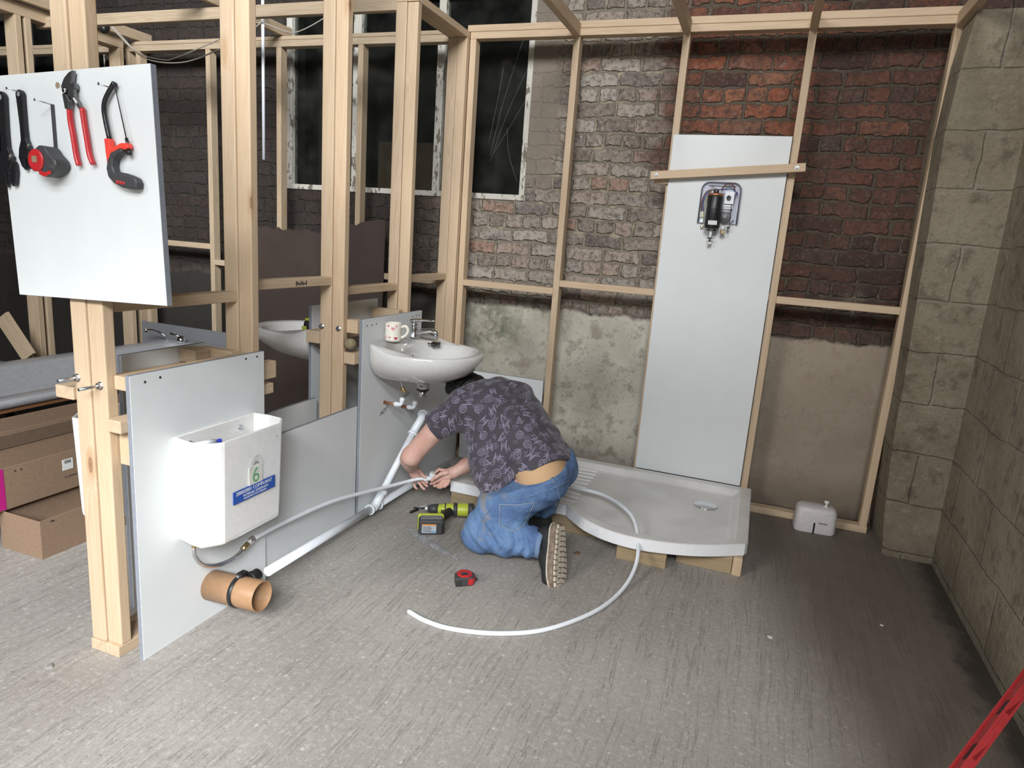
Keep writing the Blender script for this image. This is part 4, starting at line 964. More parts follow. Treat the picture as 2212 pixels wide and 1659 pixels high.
def bag():
    t = NT('clear_polythene'); o = t.obj(); n = t.noise(o, 60, 4, .6, 1.5)
    tr = t.n('ShaderNodeBsdfTransparent'); tr.inputs[0].default_value = (.92,.93,.94,1)
    t.put(t.b.inputs['Base Color'], (.62,.63,.64)); t.put(t.b.inputs['Roughness'], .25); t.put(t.b.inputs['Normal'], t.bump(n, .9, .006))
    mx = t.n('ShaderNodeMixShader'); t.put(mx.inputs[0], t.mr(n, .45, .66, .12, .5)); t.t.links.new(tr.outputs[0], mx.inputs[1]); t.t.links.new(t.b.outputs[0], mx.inputs[2])
    t.t.links.new(mx.outputs[0], t.out.inputs['Surface'])
    a, b = Vector((.345,-1.168,.0)), Vector((.695,-1.335,.0)); d = (b-a).normalized(); s = Vector((-d.y, d.x, 0)); m = MB(); rings = []
    rnd = random.Random(3); N = 26
    for i in range(N):
        u = i/(N-1); c = a.lerp(b, u); wv = .008+.028*math.sin(math.pi*min(1, u*1.15+.02))**.6+rnd.uniform(-.003,.003); hh = .010+rnd.uniform(0,.008)
        rings.append([c-s*wv+Vector((0,0,.001)), c-s*wv*.3+Vector((0,0,hh*rnd.uniform(.4,1))), c+s*wv*.1+Vector((0,0,hh*rnd.uniform(.5,1.1))), c+s*wv*.6+Vector((0,0,hh*.6)), c+s*wv+Vector((0,0,.001)), c+Vector((0,0,.0005))])
    m.loft(rings, True, True, True); mk('plastic_bag', t.mat, m, 'long crumpled clear plastic sleeve lying in front of the drill', 'bag', subsurf=1)
bag()
# soft grey cap behind the hands
def trap():
    p = thing('pipe_bag', (.12,-.5,0), 'crumpled grey plastic bag lying on the floor behind the hands', 'bag')
    GM = simple('pale_grey_polythene', (.42,.43,.42), .35, 0, .1, .5, 40)
    m = MB(); rnd = random.Random(9); rings = []
    for j in range(7):
        v = j/6; r = .085*math.sin(math.pi*(.12+.8*v))**.7; z = .001+.075*v
        rings.append([(.245+r*1.0*math.cos(a)*(1+rnd.uniform(-.12,.12)), -.52+r*.8*math.sin(a)*(1+rnd.uniform(-.12,.12)), max(.001, z+rnd.uniform(-.006,.006))) for a in [2*math.pi*k/14 for k in range(14)]])
    m.loft(rings, True, True, True); m.build('crumpled_bag', GM, p, subsurf=1)
trap()
# spirit level leaning at the right edge
def level():
    p = thing('spirit_level', (2.5,-2.0,.2), 'red spirit level leaning at the right-hand edge of the photo', 'spirit level')
    PR = simple('red_painted_aluminium', (.50,.045,.05), .35, .2)
    a = Vector((2.10,-2.62,.0)); b = Vector((2.742,-1.70,.40)); d = (b-a).normalized()
    wdir = Vector((0.25,-.45,.62)); wdir = (wdir-d*wdir.dot(d)).normalized(); n = d.cross(wdir).normalized()
    M4 = Matrix((d, wdir, n)).transposed().to_4x4(); M4.translation = a+Vector((0,0,.045))
    L = (b-a).length
    def M(): q = MB(); q.m = M4; return q
    hh = .028
    holes = [(.12,.19),(.335,.405),(.62,.69),(.80,.87),(.98,1.05)]
    web = M(); x = 0
    for h0, h1 in holes: web.box(x, h0, -hh, hh, -.006, .006); web.box(h0, h1, hh*.55, hh, -.006, .006); web.box(h0, h1, -hh, -hh*.55, -.006, .006); x = h1
    web.box(x, L, -hh, hh, -.006, .006); web.build('web', PR, p, bevel=.001)
    M().box(0, L, hh-.004, hh, -.0115, .0115).build('top_rail', PR, p, bevel=.001); M().box(0, L, -hh, -hh+.004, -.0115, .0115).build('bottom_rail', PR, p, bevel=.001)
    M().box(0, L, -.002, .002, -.008, .008).build('middle_rib', PR, p) if False else None
    M().box(-.006, .0, -hh-.001, hh+.001, -.013, .013).build('end_cap', BLACKP, p); M().box(L, L+.006, -hh-.001, hh+.001, -.013, .013).build('end_cap', BLACKP, p)
    for h0, h1 in holes[1:]:
        M().box(h0+.004, h1-.004, -hh*.5, hh*.5, -.004, .004).build('grip_insert', BLACKP, p)
level()
# ---------------------------------------------------------------- left bay: bath, boxes, sheet
def bath():
    p = thing('bath', (-1.93,-1.0,.2), 'white bath in the left bay with a wooden edge strip under its rim', 'bath')
    x0, x1, y0, y1, zt = -2.36, -1.505, -2.05, -.03, .50
    def rr(i, z, r=.06):
        pts = []
        for cx, cy, a0 in ((x1-i-r, y1-i-r, 0), (x0+i+r, y1-i-r, 90), (x0+i+r, y0+i+r, 180), (x1-i-r, y0+i+r, 270)):
            for k in range(6):
                a = math.radians(a0+18*k); pts.append((cx+r*math.cos(a), cy+r*math.sin(a), z))
        return pts
    m = MB(); m.loft([rr(.30,.13), rr(.22,.14,.1), rr(.15,.22,.1), rr(.11,.44,.08), rr(.02,.462,.03), rr(.0,.465,.02), rr(.0,.50,.02), rr(.006,.503,.02), rr(.10,.500), rr(.115,.49), rr(.15,.25,.1), rr(.2,.18,.1), rr(.3,.165,.08)], True, True, True)
    m.build('tub', simple('shade_darkened_acrylic', (.34,.34,.35), .35), p)  # white tub coloured darker to put the left bay's shade into it
    MB().box(x1-.09, x1-.012, y0+.02, y1-.02, .440, .462).build('edge_strip', simple('chipboard', (.20,.085,.035), .8), p)
    for y in (-1.72, -.6):
        for x in (x1-.10, x0+.10):
            lg = MB().tube([(x, y, .44), (x, y, .14)], .016, 14).build('leg', BLACKP, p); MB().tube([(x, y, .14), (x, y, .0)], .013, 14).build('foot', STEEL, lg)
bath()
def bath_tap():
    p = thing('bath_tap', (-2.35,-.09,.5), 'chrome bath mixer tap and curved spout against the shade-darkened board in the left bay', 'tap')
    MB().tube(catmull([(-2.30,-.10,.50),(-2.33,-.12,.545),(-2.40,-.14,.575),(-2.46,-.15,.572)], 6), .006, 10).build('spout', CHROME, p)
    MB().tube([(-2.465,-.151,.576),(-2.47,-.151,.556)], .012, 12).build('spout_end', CHROME, p)
    MB().lathe([(.03,0),(.03,.02),(.022,.05),(.0,.058)], (-2.17,-.11,.50), (0,0,1), 20).build('tap_body', CHROME, p)
    MB().tube([(-2.17,-.11,.545),(-2.25,-.13,.565)], .008, 10).build('lever', CHROME, p)
bath_tap()
gb = board(-2.66, -1.70, -.0195, -.0015, .0, .605, 'wide board behind the taps of the bath, its colour darkened for shade'); gb.data.materials[0] = simple('shade_darkened_melamine', (.17,.175,.185), .45)  # separate darker board colour imitates the shade of the left bay
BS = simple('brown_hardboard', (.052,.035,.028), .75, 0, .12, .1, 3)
def sheet():
    rnd = random.Random(5); pts = [(-1.62,.0),(-.545,.0),(-.525,1.488)]; x = -.56
    while x > -1.60: pts.append((x, 1.385+.105*max(0, (x+1.0)/.45)**.8*(1 if x > -1.0 else 0)+rnd.uniform(-.008,.008) if x > -1.0 else 1.387+rnd.uniform(-.012,.010))); x -= .03
    pts.append((-1.62,1.40))
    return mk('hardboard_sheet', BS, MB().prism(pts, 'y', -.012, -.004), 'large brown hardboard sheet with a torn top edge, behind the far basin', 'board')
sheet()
CB = simple('corrugated_cardboard', (.235,.155,.100), .8, 0, .08, .15, 90)
CBI = simple('cardboard_inside', (.16,.105,.07), .85)
def carton(x0, x1, y0, y1, z0, z1, lab, name='cardboard_box', extra=None, rot=0):
    p = thing(name, ((x0+x1)/2, (y0+y1)/2, z0), lab, 'box'); t = .005
    rnd = random.Random(int(z0*100)+3)
    for nm, (a, b, c, d) in (('side_wall', (x1-t, x1, y0, y1)), ('side_wall', (x0, x0+t, y0, y1)), ('end_wall', (x0+t, x1-t, y0, y0+t)), ('end_wall', (x0+t, x1-t, y1-t, y1))):
        MB().box(a, b, c, d, z0, z1).build(nm, CB, p, bevel=.0015)
    MB().box(x0+t, x1-t, y0+t, y1-t, z0, z0+t).build('base', CB, p)
    if extra: extra(p)
    p.rotation_euler = (0, 0, rot)
    return p
carton(-1.065, -.822, -2.145, -1.30, 0, .168, 'open long cardboard box standing on the floor left of the near post', extra=lambda p: MB().box(-.8215,-.8205,-2.10,-2.085,.150,.156).build('staple', STEELD, p))
def ex2(p):
    X2 = -1.03
    MB().box(X2, X2+.001, -2.7, -2.135, .176, .354).build('pink_print', simple('magenta_print', (.42,.01,.17), .6), p)
    MB().box(X2, X2+.0015, -1.885, -1.835, .268, .318).build('white_label', CERAM, p)
    for i in range(9): MB().box(X2+.0012, X2+.0018, -1.875+i*.0035, -1.8735+i*.0035+.001*(i % 2), .298, .313).build('barcode_bar', INK, p)
    text('in Kenton a', .014, INK, p, (X2+.0013,-1.845,.235), (0,1,0), (0,0,-1), 'printing')
    MB().prism([(-1.275,.353),(-1.270,.353),(-1.262,.415),(-1.267,.418)], 'y', -2.6, -1.5).build('open_flap', CBI, p)
    for y in (-2.085, -2.06): MB().box(X2, X2+.001, y-.006, y, .328, .334).build('staple', STEELD, p)
carton(-1.28, -1.03, -2.78, -1.34, .172, .355, 'long cardboard box with a pink end stripe, lying on top of the lower box', extra=ex2)
carton(-1.495, -1.288, -2.55, -1.2, .0, .425, 'taller open cardboard box under the bath rim, behind the two long boxes')
def scrap():
    o = MB().box(-.06,.06,-.011,.011,0,.30).build('wood_offcut', DZ, bevel=.002); o.location = (-2.53,-.98,.47); o.rotation_euler = (math.radians(8), math.radians(-32), 0)
    tagk(o, 'brown wood offcut leaning behind the far rim of the bath', 'offcut')
    WORG[o] = o.location
scrap()
def tool2():
    p = thing('cordless_tool', (-.36,-.93,.87), 'lime and black cordless tool lying in the far basin', 'power tool')
    m4 = Matrix.Translation((-.315,-1.02,.90)) @ Matrix.Rotation(math.radians(15), 4, 'Z')
    def M(): q = MB(); q.m = m4; return q
    M().box(-.055,.075,-.03,.06,.0,.05).build('tool_body', BLACKP, p, bevel=.014, seg=3)
    M().box(-.050,.07,-.02,.055,.046,.062).build('upper_shell', LIME, p, bevel=.006)
    M().box(-.060,-.035,-.034,.03,.002,.022).build('side_trim', LIME, p, bevel=.004)
    M().box(-.04,.06,-.01,.045,.058,.066).build('switch_plate', GREYP, p, bevel=.003)
tool2()
mk('hanging_pipe', PLAST, MB().tube([(-1.243,-.30,2.75),(-1.243,-.30,1.805)], .0095, 14), 'white plastic pipe hanging down in the left bay between the studs', 'pipe')
CW = simple('pale_cable', (.42,.38,.32), .5)
mk('cable', CW, MB().tube(catmull([(-2.52,-.3,2.66),(-2.40,-.3,2.56),(-2.25,-.3,2.448),(-2.05,-.3,2.405),(-1.934,-.3,2.415),(-1.574,-.3,2.514),(-1.3,-.3,2.60),(-1.08,-.3,2.545),(-.98,-.3,2.542),(-.81,-.3,2.605),(-.6,-.3,2.72)], 8), .0035, 8), 'pale cable drooping between the frames of the left bay, upper loop', 'cable')
mk('cable', CW, MB().tube(catmull([(-2.50,-.33,2.66),(-2.38,-.33,2.55),(-2.22,-.32,2.43),(-2.05,-.32,2.385),(-1.82,-.32,2.385),(-1.575,-.32,2.447),(-1.35,-.32,2.53),(-1.2,-.32,2.62)], 8), .004, 8), 'thicker pale cable drooping below the other one in the left bay', 'cable')
mk('cable_fitting', BLACKP, MB().lathe([(.022,-.02),(.028,0),(.028,.03),(.018,.045),(0,.05)], (-2.50,-.33,2.60), (.3,-.6,-.4), 18), 'round black fitting where the cables leave the left joist', 'fitting')
WEB = simple('cobweb_silk', (.25,.25,.235), .8)
def web():
    m = MB()
    for a, b, c in (((.075,1.93),(.14,2.25),(.25,2.62)), ((.08,1.90),(.17,2.18),(.31,2.50)), ((.10,1.95),(.19,2.10),(.31,2.30)), ((.06,2.0),(.10,2.25),(.13,2.45)), ((.18,2.1),(.20,1.95),(.27,1.78))):
        m.tube(catmull([(a[0],YB+.035,a[1]),(b[0],YB+.04,b[1]),(c[0],YB+.035,c[1])], 6), .0006, 5)
    mk('cobweb', WEB, m, 'fine cobweb strands across the right window pane', 'cobweb', kind=None) if False else tagk(m.build('cobweb', WEB), 'fine cobweb strands across the right window pane', 'cobweb', kind='stuff')
web()
def chip(x, y, s, mat, lab, name='debris_chip', h=.4):
    rnd = random.Random(int(x*1000+y*77)); m = MB()
    r = [[(x+s*math.cos(a)*rnd.uniform(.6,1.2)*k, y+s*math.sin(a)*rnd.uniform(.6,1.2)*k, z) for a in [math.pi/3*i for i in range(6)]] for k, z in ((1,.0005),(.8,s*h),(.3,s*h*1.2))]
    m.loft(r, True, True, False); mk(name, mat, m, lab, 'debris', 'bits of debris on the floor')
chip(1.16,-1.0,.02, simple('dry_leaf', (.20,.11,.06), .8), 'small brown dry leaf on the floor behind the shoe', 'dry_leaf', .3)
chip(2.02,-1.33,.011, simple('stone_chip', (.5,.47,.4), .8), 'pale stone chip on the dark floor right of the tray')
chip(2.45,-1.02,.008, simple('stone_chip_pale', (.5,.47,.4), .8), 'tiny pale chip on the dark floor by the block pier')
chip(-.15,-2.60,.014, simple('grey_pebble', (.25,.24,.23), .8), 'grey pebble on the floor left of the near post', 'pebble')
# ---------------------------------------------------------------- organic surfaces (distance fields turned into one smooth mesh)
class Field:
    def __init__(s, lo, hi, h):
        s.lo = np.array(lo, np.float32); s.h = h
        s.n = np.ceil((np.array(hi)-np.array(lo))/h).astype(int)+1
        s.ax = [s.lo[i]+h*np.arange(s.n[i], dtype=np.float32) for i in range(3)]
        s.d = np.full(s.n, .2, np.float32)
    def _sub(s, lo, hi, pad):
        sl = []
        for i in range(3):
            a = max(0, int((lo[i]-pad-s.lo[i])/s.h)); b = min(s.n[i], int((hi[i]+pad-s.lo[i])/s.h)+2)
            sl.append(slice(a, max(a, b)))
        return tuple(sl)
    def _grid(s, sl):
        return np.meshgrid(s.ax[0][sl[0]], s.ax[1][sl[1]], s.ax[2][sl[2]], indexing='ij', sparse=True)
    def _blend(s, sl, e, k):
        d = s.d[sl]
        if k <= 0: s.d[sl] = np.minimum(d, e); return
        t = np.clip(.5+.5*(d-e)/k, 0, 1); s.d[sl] = d*(1-t)+e*t-k*t*(1-t)
    def cap(s, a, b, ra, rb=None, k=.03, flat=None):
        rb = ra if rb is None else rb; a = np.array(a, float); b = np.array(b, float); r = max(ra, rb); pad = r+k+.03
        sl = s._sub(np.minimum(a, b), np.maximum(a, b), pad); X, Y, Z = s._grid(sl)
        ab = b-a; L = float(ab@ab)+1e-12
        t = np.clip(((X-a[0])*ab[0]+(Y-a[1])*ab[1]+(Z-a[2])*ab[2])/L, 0, 1)
        dx, dy, dz = X-a[0]-t*ab[0], Y-a[1]-t*ab[1], Z-a[2]-t*ab[2]
        q = dx*dx+dy*dy+dz*dz
        if flat is not None:
            f = np.array(flat[0], float); f /= np.linalg.norm(f); m = dx*f[0]+dy*f[1]+dz*f[2]; q = q+m*m*(1/flat[1]**2-1)
        e = np.sqrt(q)-(ra+(rb-ra)*t)
        s._blend(sl, e.astype(np.float32), k); return s
    def ell(s, c, r, axes=None, k=.03):
        c = np.array(c, float); R = max(r); sl = s._sub(c, c, R+k+.03); X, Y, Z = s._grid(sl)
        A = np.array(axes if axes is not None else np.eye(3), float)
        q = 0; g = 0
        for i in range(3):
            a = A[i]/np.linalg.norm(A[i]); m = (X-c[0])*a[0]+(Y-c[1])*a[1]+(Z-c[2])*a[2]; q = q+(m/r[i])**2; g = g+(m/r[i]**2)**2
        k0 = np.sqrt(q); e = k0*(k0-1)/np.maximum(np.sqrt(g), 1e-6)
        s._blend(sl, e.astype(np.float32), k); return s
    def chain(s, pts, rs, k=.03):
        for i in range(len(pts)-1): s.cap(pts[i], pts[i+1], rs[i], rs[i+1], k)
        return s
    def plane(s, p, n):                       # keep the side where n.(x-p) < 0
        n = np.array(n, float); n /= np.linalg.norm(n); X, Y, Z = np.meshgrid(*s.ax, indexing='ij', sparse=True)
        s.d = np.maximum(s.d, ((X-p[0])*n[0]+(Y-p[1])*n[1]+(Z-p[2])*n[2]).astype(np.float32)); return s
    def disp(s, fn):
        X, Y, Z = np.meshgrid(*s.ax, indexing='ij', sparse=True); s.d = s.d+fn(X, Y, Z).astype(np.float32); return s
    def mesh(s):
        d = s.d.copy(); d[0], d[-1], d[:, 0], d[:, -1], d[:, :, 0], d[:, :, -1] = 1, 1, 1, 1, 1, 1
        ins = d < 0; nx, ny, nz = d.shape
        acc = np.zeros((nx-1, ny-1, nz-1, 3), np.float32); cnt = np.zeros((nx-1, ny-1, nz-1), np.float32)
        for ax in range(3):
            s0 = [slice(None)]*3; s1 = [slice(None)]*3; s0[ax] = slice(0, -1); s1[ax] = slice(1, None)
            a, b = d[tuple(s0)], d[tuple(s1)]; cr = (a < 0) != (b < 0)
            I = np.argwhere(cr); va = a[cr]; vb = b[cr]; t = va/(va-vb)
            o = [i for i in range(3) if i != ax]
            for u in (0, 1):
                for v in (0, 1):
                    J = I.copy(); J[:, o[0]] -= u; J[:, o[1]] -= v
                    ok = (J >= 0).all(1) & (J[:, 0] < nx-1) & (J[:, 1] < ny-1) & (J[:, 2] < nz-1); Jk = J[ok]
                    pos = np.zeros((len(Jk), 3), np.float32); pos[:, ax] = t[ok]; pos[:, o[0]] = u; pos[:, o[1]] = v
                    np.add.at(acc, (Jk[:, 0], Jk[:, 1], Jk[:, 2]), pos); np.add.at(cnt, (Jk[:, 0], Jk[:, 1], Jk[:, 2]), 1)
        cells = np.argwhere(cnt > 0); idx = -np.ones(cnt.shape, int); idx[tuple(cells.T)] = np.arange(len(cells))
        V = s.lo+s.h*(cells+acc[tuple(cells.T)]/cnt[tuple(cells.T)][:, None]); F = []
        for ax in range(3):
            s0 = [slice(None)]*3; s1 = [slice(None)]*3; s0[ax] = slice(0, -1); s1[ax] = slice(1, None)
            a, b = ins[tuple(s0)], ins[tuple(s1)]; o = [(ax+1) % 3, (ax+2) % 3]
            I = np.argwhere(a != b); I = I[(I[:, o[0]] > 0) & (I[:, o[1]] > 0)]
            q = []
            for u, v in ((1, 1), (0, 1), (0, 0), (1, 0)):
                J = I.copy(); J[:, o[0]] -= u; J[:, o[1]] -= v; q.append(idx[J[:, 0], J[:, 1], J[:, 2]])
            q = np.stack(q, 1); fl = a[tuple(I.T)]; q[~fl] = q[~fl][:, ::-1]; F.append(q)
        F = np.concatenate(F); F = F[(F >= 0).all(1)]
        return V, F
    def build(s, name, mat, parent, smooth=2):
        V, F = s.mesh(); org = WORG[parent] if parent is not None else Vector((0,0,0))
        # light laplacian smoothing
        E = np.concatenate([F[:, [0,1]], F[:, [1,2]], F[:, [2,3]], F[:, [3,0]]])
        for _ in range(smooth):
            S = np.zeros_like(V); c = np.zeros(len(V), np.float32)
            for a, b in ((0,1),(1,0)): np.add.at(S, E[:, a], V[E[:, b]]); np.add.at(c, E[:, a], 1)
            V = V*.45+S/np.maximum(c, 1)[:, None]*.55
        me = bpy.data.meshes.new(name); n = len(F)
        me.vertices.add(len(V)); me.vertices.foreach_set('co', (V-np.array(org)).astype(np.float32).ravel())
        me.loops.add(4*n); me.loops.foreach_set('vertex_index', F.ravel().astype(np.int32))
        me.polygons.add(n); me.polygons.foreach_set('loop_start', np.arange(0, 4*n, 4, dtype=np.int32)); me.polygons.foreach_set('loop_total', np.full(n, 4, np.int32))
        me.update(calc_edges=True); me.validate(); me.polygons.foreach_set('use_smooth', np.ones(n, bool)); me.materials.append(mat)
        o = bpy.data.objects.new(name, me); COL.objects.link(o)
        if parent is not None: o.parent = parent
        WORG[o] = org; return o
    def hit(s, p, d, maxd=.4):               # march from p along d to the surface
        p = np.array(p, float); d = np.array(d, float); d /= np.linalg.norm(d); t = 0
        while t < maxd:
            i = ((p+d*t-s.lo)/s.h).round().astype(int)
            if (i < 0).any() or (i >= s.n).any(): t += s.h; continue
            if s.d[tuple(i)] < .001: return p+d*t
            t += s.h*.4
        return None
# ---------------------------------------------------------------- person materials
def skin_mat():
    t = NT('skin'); o = t.obj(); n = t.noise(o, 14, 3); n2 = t.noise(o, 160, 3)
    c = t.mix(t.mr(n, .3, .7, 0, 1), (.62,.35,.28), (.70,.45,.37)); c = t.mix(t.mr(n2, .5, .8, 0, .25), c, (.50,.24,.18))
    return t.fin(c, .5, 0, t.bump(n2, .15, .001), Subsurface_Weight=.08, Subsurface_Radius=(.02,.008,.004), Subsurface_Scale=.5)
def shirt_mat():
    t = NT('dark_printed_shirt'); o = t.obj()
    # flat pattern coordinates along the back
    u = t.vmath('DOT_PRODUCT', o, (-.80,.30,.52)); v = t.vmath('DOT_PRODUCT', o, (-.57,-.61,-.55))
    p2 = t.comb(u, v, 0.0)
    def motifs(scale, shift, ink):
        q = t.vmath('ADD', t.vmath('SCALE', p2, sc_=scale), (shift, shift*1.7, 0))
        vn = t.n('ShaderNodeTexVoronoi', feature='F1', voronoi_dimensions='2D'); t.put(vn.inputs['Vector'], q); vn.inputs['Scale'].default_value = 1.0; vn.inputs['Randomness'].default_value = .55
        loc = t.vmath('SUBTRACT', q, vn.outputs['Position']); r = t.sep(vn.outputs['Color'])
        ang = t.math('MULTIPLY', r[0], 6.283)
        lx, ly = t.sep(loc)[:2]; ca, sa = t.math('COSINE', ang), t.math('SINE', ang)
        x = t.math('SUBTRACT', t.math('MULTIPLY', lx, ca), t.math('MULTIPLY', ly, sa)); y = t.math('ADD', t.math('MULTIPLY', lx, sa), t.math('MULTIPLY', ly, ca))
        rad = t.math('SQRT', t.math('ADD', t.math('MULTIPLY', x, x), t.math('MULTIPLY', y, y)))
        L = lambda e, w_: t.mr(t.math('ABSOLUTE', e), w_*.55, w_*1.15, 1, 0)
        inside = lambda e, lim: t.mr(t.math('ABSOLUTE', e), lim*.96, lim, 1, 0)
        def AND(*a):
            z = a[0]
            for b in a[1:]: z = t.math('MULTIPLY', z, b)
            return z
        OR = lambda a, b: t.math('MAXIMUM', a, b)
        th = t.n('ShaderNodeMath', operation='ARCTAN2'); t.put(th.inputs[0], y); t.put(th.inputs[1], x)
        # wheel with spokes
        wheel = OR(L(t.math('SUBTRACT', rad, .30), .022), OR(L(t.math('SUBTRACT', rad, .12), .018), AND(L(t.math('SINE', t.math('MULTIPLY', th.outputs[0], 5)), .17), inside(rad, .30), t.mr(rad, .10, .12, 0, 1))))
        # long triangle with a smaller one inside
        ax_ = t.math('ABSOLUTE', x); te = t.math('SUBTRACT', t.math('ADD', t.math('MULTIPLY', ax_, 2.4), y), .30)
        tri = OR(AND(L(te, .05), t.mr(y, -.33, -.31, 0, 1)), AND(L(t.math('ADD', y, .30), .02), t.mr(te, 0, .02, 1, 0)))
        tri = OR(tri, AND(L(t.math('ADD', te, .16), .035), t.mr(y, -.24, -.22, 0, 1)))
        # bar pair joined by struts
        bars = OR(AND(L(t.math('SUBTRACT', ax_, .19), .035), inside(y, .33)), AND(inside(x, .19), OR(L(y, .03), L(t.math('SUBTRACT', t.math('ABSOLUTE', y), .12), .012))))
        # dart with crossed wings
        dart = OR(AND(L(x, .03), inside(y, .36)), OR(AND(L(t.math('ADD', y, t.math('MULTIPLY', ax_, -.9)), .03), inside(x, .28)), AND(L(t.math('SUBTRACT', t.math('ADD', y, .12), t.math('MULTIPLY', ax_, .4)), .022), inside(x, .2))))
        sel = r[1]
        m = AND(wheel, t.mr(sel, .24, .25, 1, 0, False))
        m = OR(m, AND(tri, t.mr(sel, .25, .26, 0, 1, False), t.mr(sel, .49, .50, 1, 0, False)))
        m = OR(m, AND(bars, t.mr(sel, .50, .51, 0, 1, False), t.mr(sel, .74, .75, 1, 0, False)))
        m = OR(m, AND(dart, t.mr(sel, .75, .76, 0, 1, False)))
        hatch = t.mr(t.noise(t.vmath('SCALE', loc, sc_=9), 3, 2), .5, .6, 0, .35)
        m = OR(m, AND(hatch, t.mr(rad, .16, .24, 1, 0)))
        return t.math('MULTIPLY', m, ink)
    br = t.noise(o, 70, 3)
    m = t.math('MAXIMUM', motifs(17.5, 3.1, .8), motifs(24.0, 8.4, .5))
    m = t.math('MULTIPLY', m, t.mr(br, .3, .55, .45, 1))
    wv = t.noise(t.mapping(o, (1,1,1)), 500, 2)
    base = t.mix(t.noise(o, 8, 2), (.052,.045,.060), (.075,.066,.085))
    c = t.mix(m, base, (.40,.36,.50))
    fold = t.noise(t.mapping(o, (1,2.2,1.4)), 9, 3)
    return t.fin(c, .85, 0, t.bump(wv, .2, .001, t.bump(fold, .35, .02)), Sheen_Weight=.15)
def denim():
    t = NT('blue_denim'); o = t.obj(); n = t.noise(o, 9, 4); n2 = t.noise(o, 420, 2); n3 = t.noise(t.mapping(o, (1,3,1)), 30, 4)
    c = t.mix(t.mr(n, .3, .68, 0, 1), (.055,.125,.29), (.12,.225,.42)); c = t.mix(t.mr(n2, .4, .7, 0, .3), c, (.33,.42,.55)); c = t.mix(t.mr(n3, .55, .8, 0, .5), c, (.04,.085,.20))
    x, y, z = t.sep(o)[:3]
    st = t.noise(o, 11, 5, .65); c = t.mix(t.math('MULTIPLY', t.mr(st, .5, .62, 0, .75), t.mr(x, .02, -.10, 0, 1)), c, (.30,.25,.16))
    return t.fin(c, .85, 0, t.bump(n2, .25, .001, t.bump(n3, .5, .012)))
SKIN, SHIRT, DENIM = skin_mat(), shirt_mat(), denim()
STITCH = simple('pale_stitching', (.40,.42,.40), .8); SEAM = simple('denim_seam', (.16,.24,.38), .85, bumpk=.4, scale=200)
HAIR = simple('black_hair', (.010,.009,.008), .5, 0, .3, .6, 120)
SHOEB = simple('black_shoe_fabric', (.014,.014,.016), .75, 0, .2, .3, 150); SOLE = simple('worn_cream_rubber', (.50,.44,.36), .7, 0, .15, .3, 60); MIDS = simple('dirty_midsole', (.20,.15,.11), .7, 0, .3, .3, 60)
TAN = None
def tanm():
    t = NT('tan_waistband'); o = t.obj(); d = t.vmath('DOT_PRODUCT', o, (.6,-.3,-.7)); s_ = t.math('SINE', t.math('MULTIPLY', d, 900.0))
    return t.fin(t.mix(t.mr(s_, -.2, .9, 0, .5), (.62,.40,.22), (.45,.28,.15)), .8)
TAN = tanm()
# ---------------------------------------------------------------- the plumber
man = thing('person', (.9,-1.05,0), 'person in dark printed shirt and blue jeans kneeling under the basin, joining a white pipe', 'person')
CH = {'hipL': (.985,-1.095,.375), 'hipR': (1.045,-.945,.39)}
def wr(seed, amp, f):
    rs = np.random.RandomState(seed); K = rs.normal(size=(5,3))*f; P = rs.uniform(0, 6.28, 5)
    return lambda X, Y, Z: sum(amp*np.sin(K[i,0]*X+K[i,1]*Y+K[i,2]*Z+P[i])/(1+.4*i) for i in range(5))
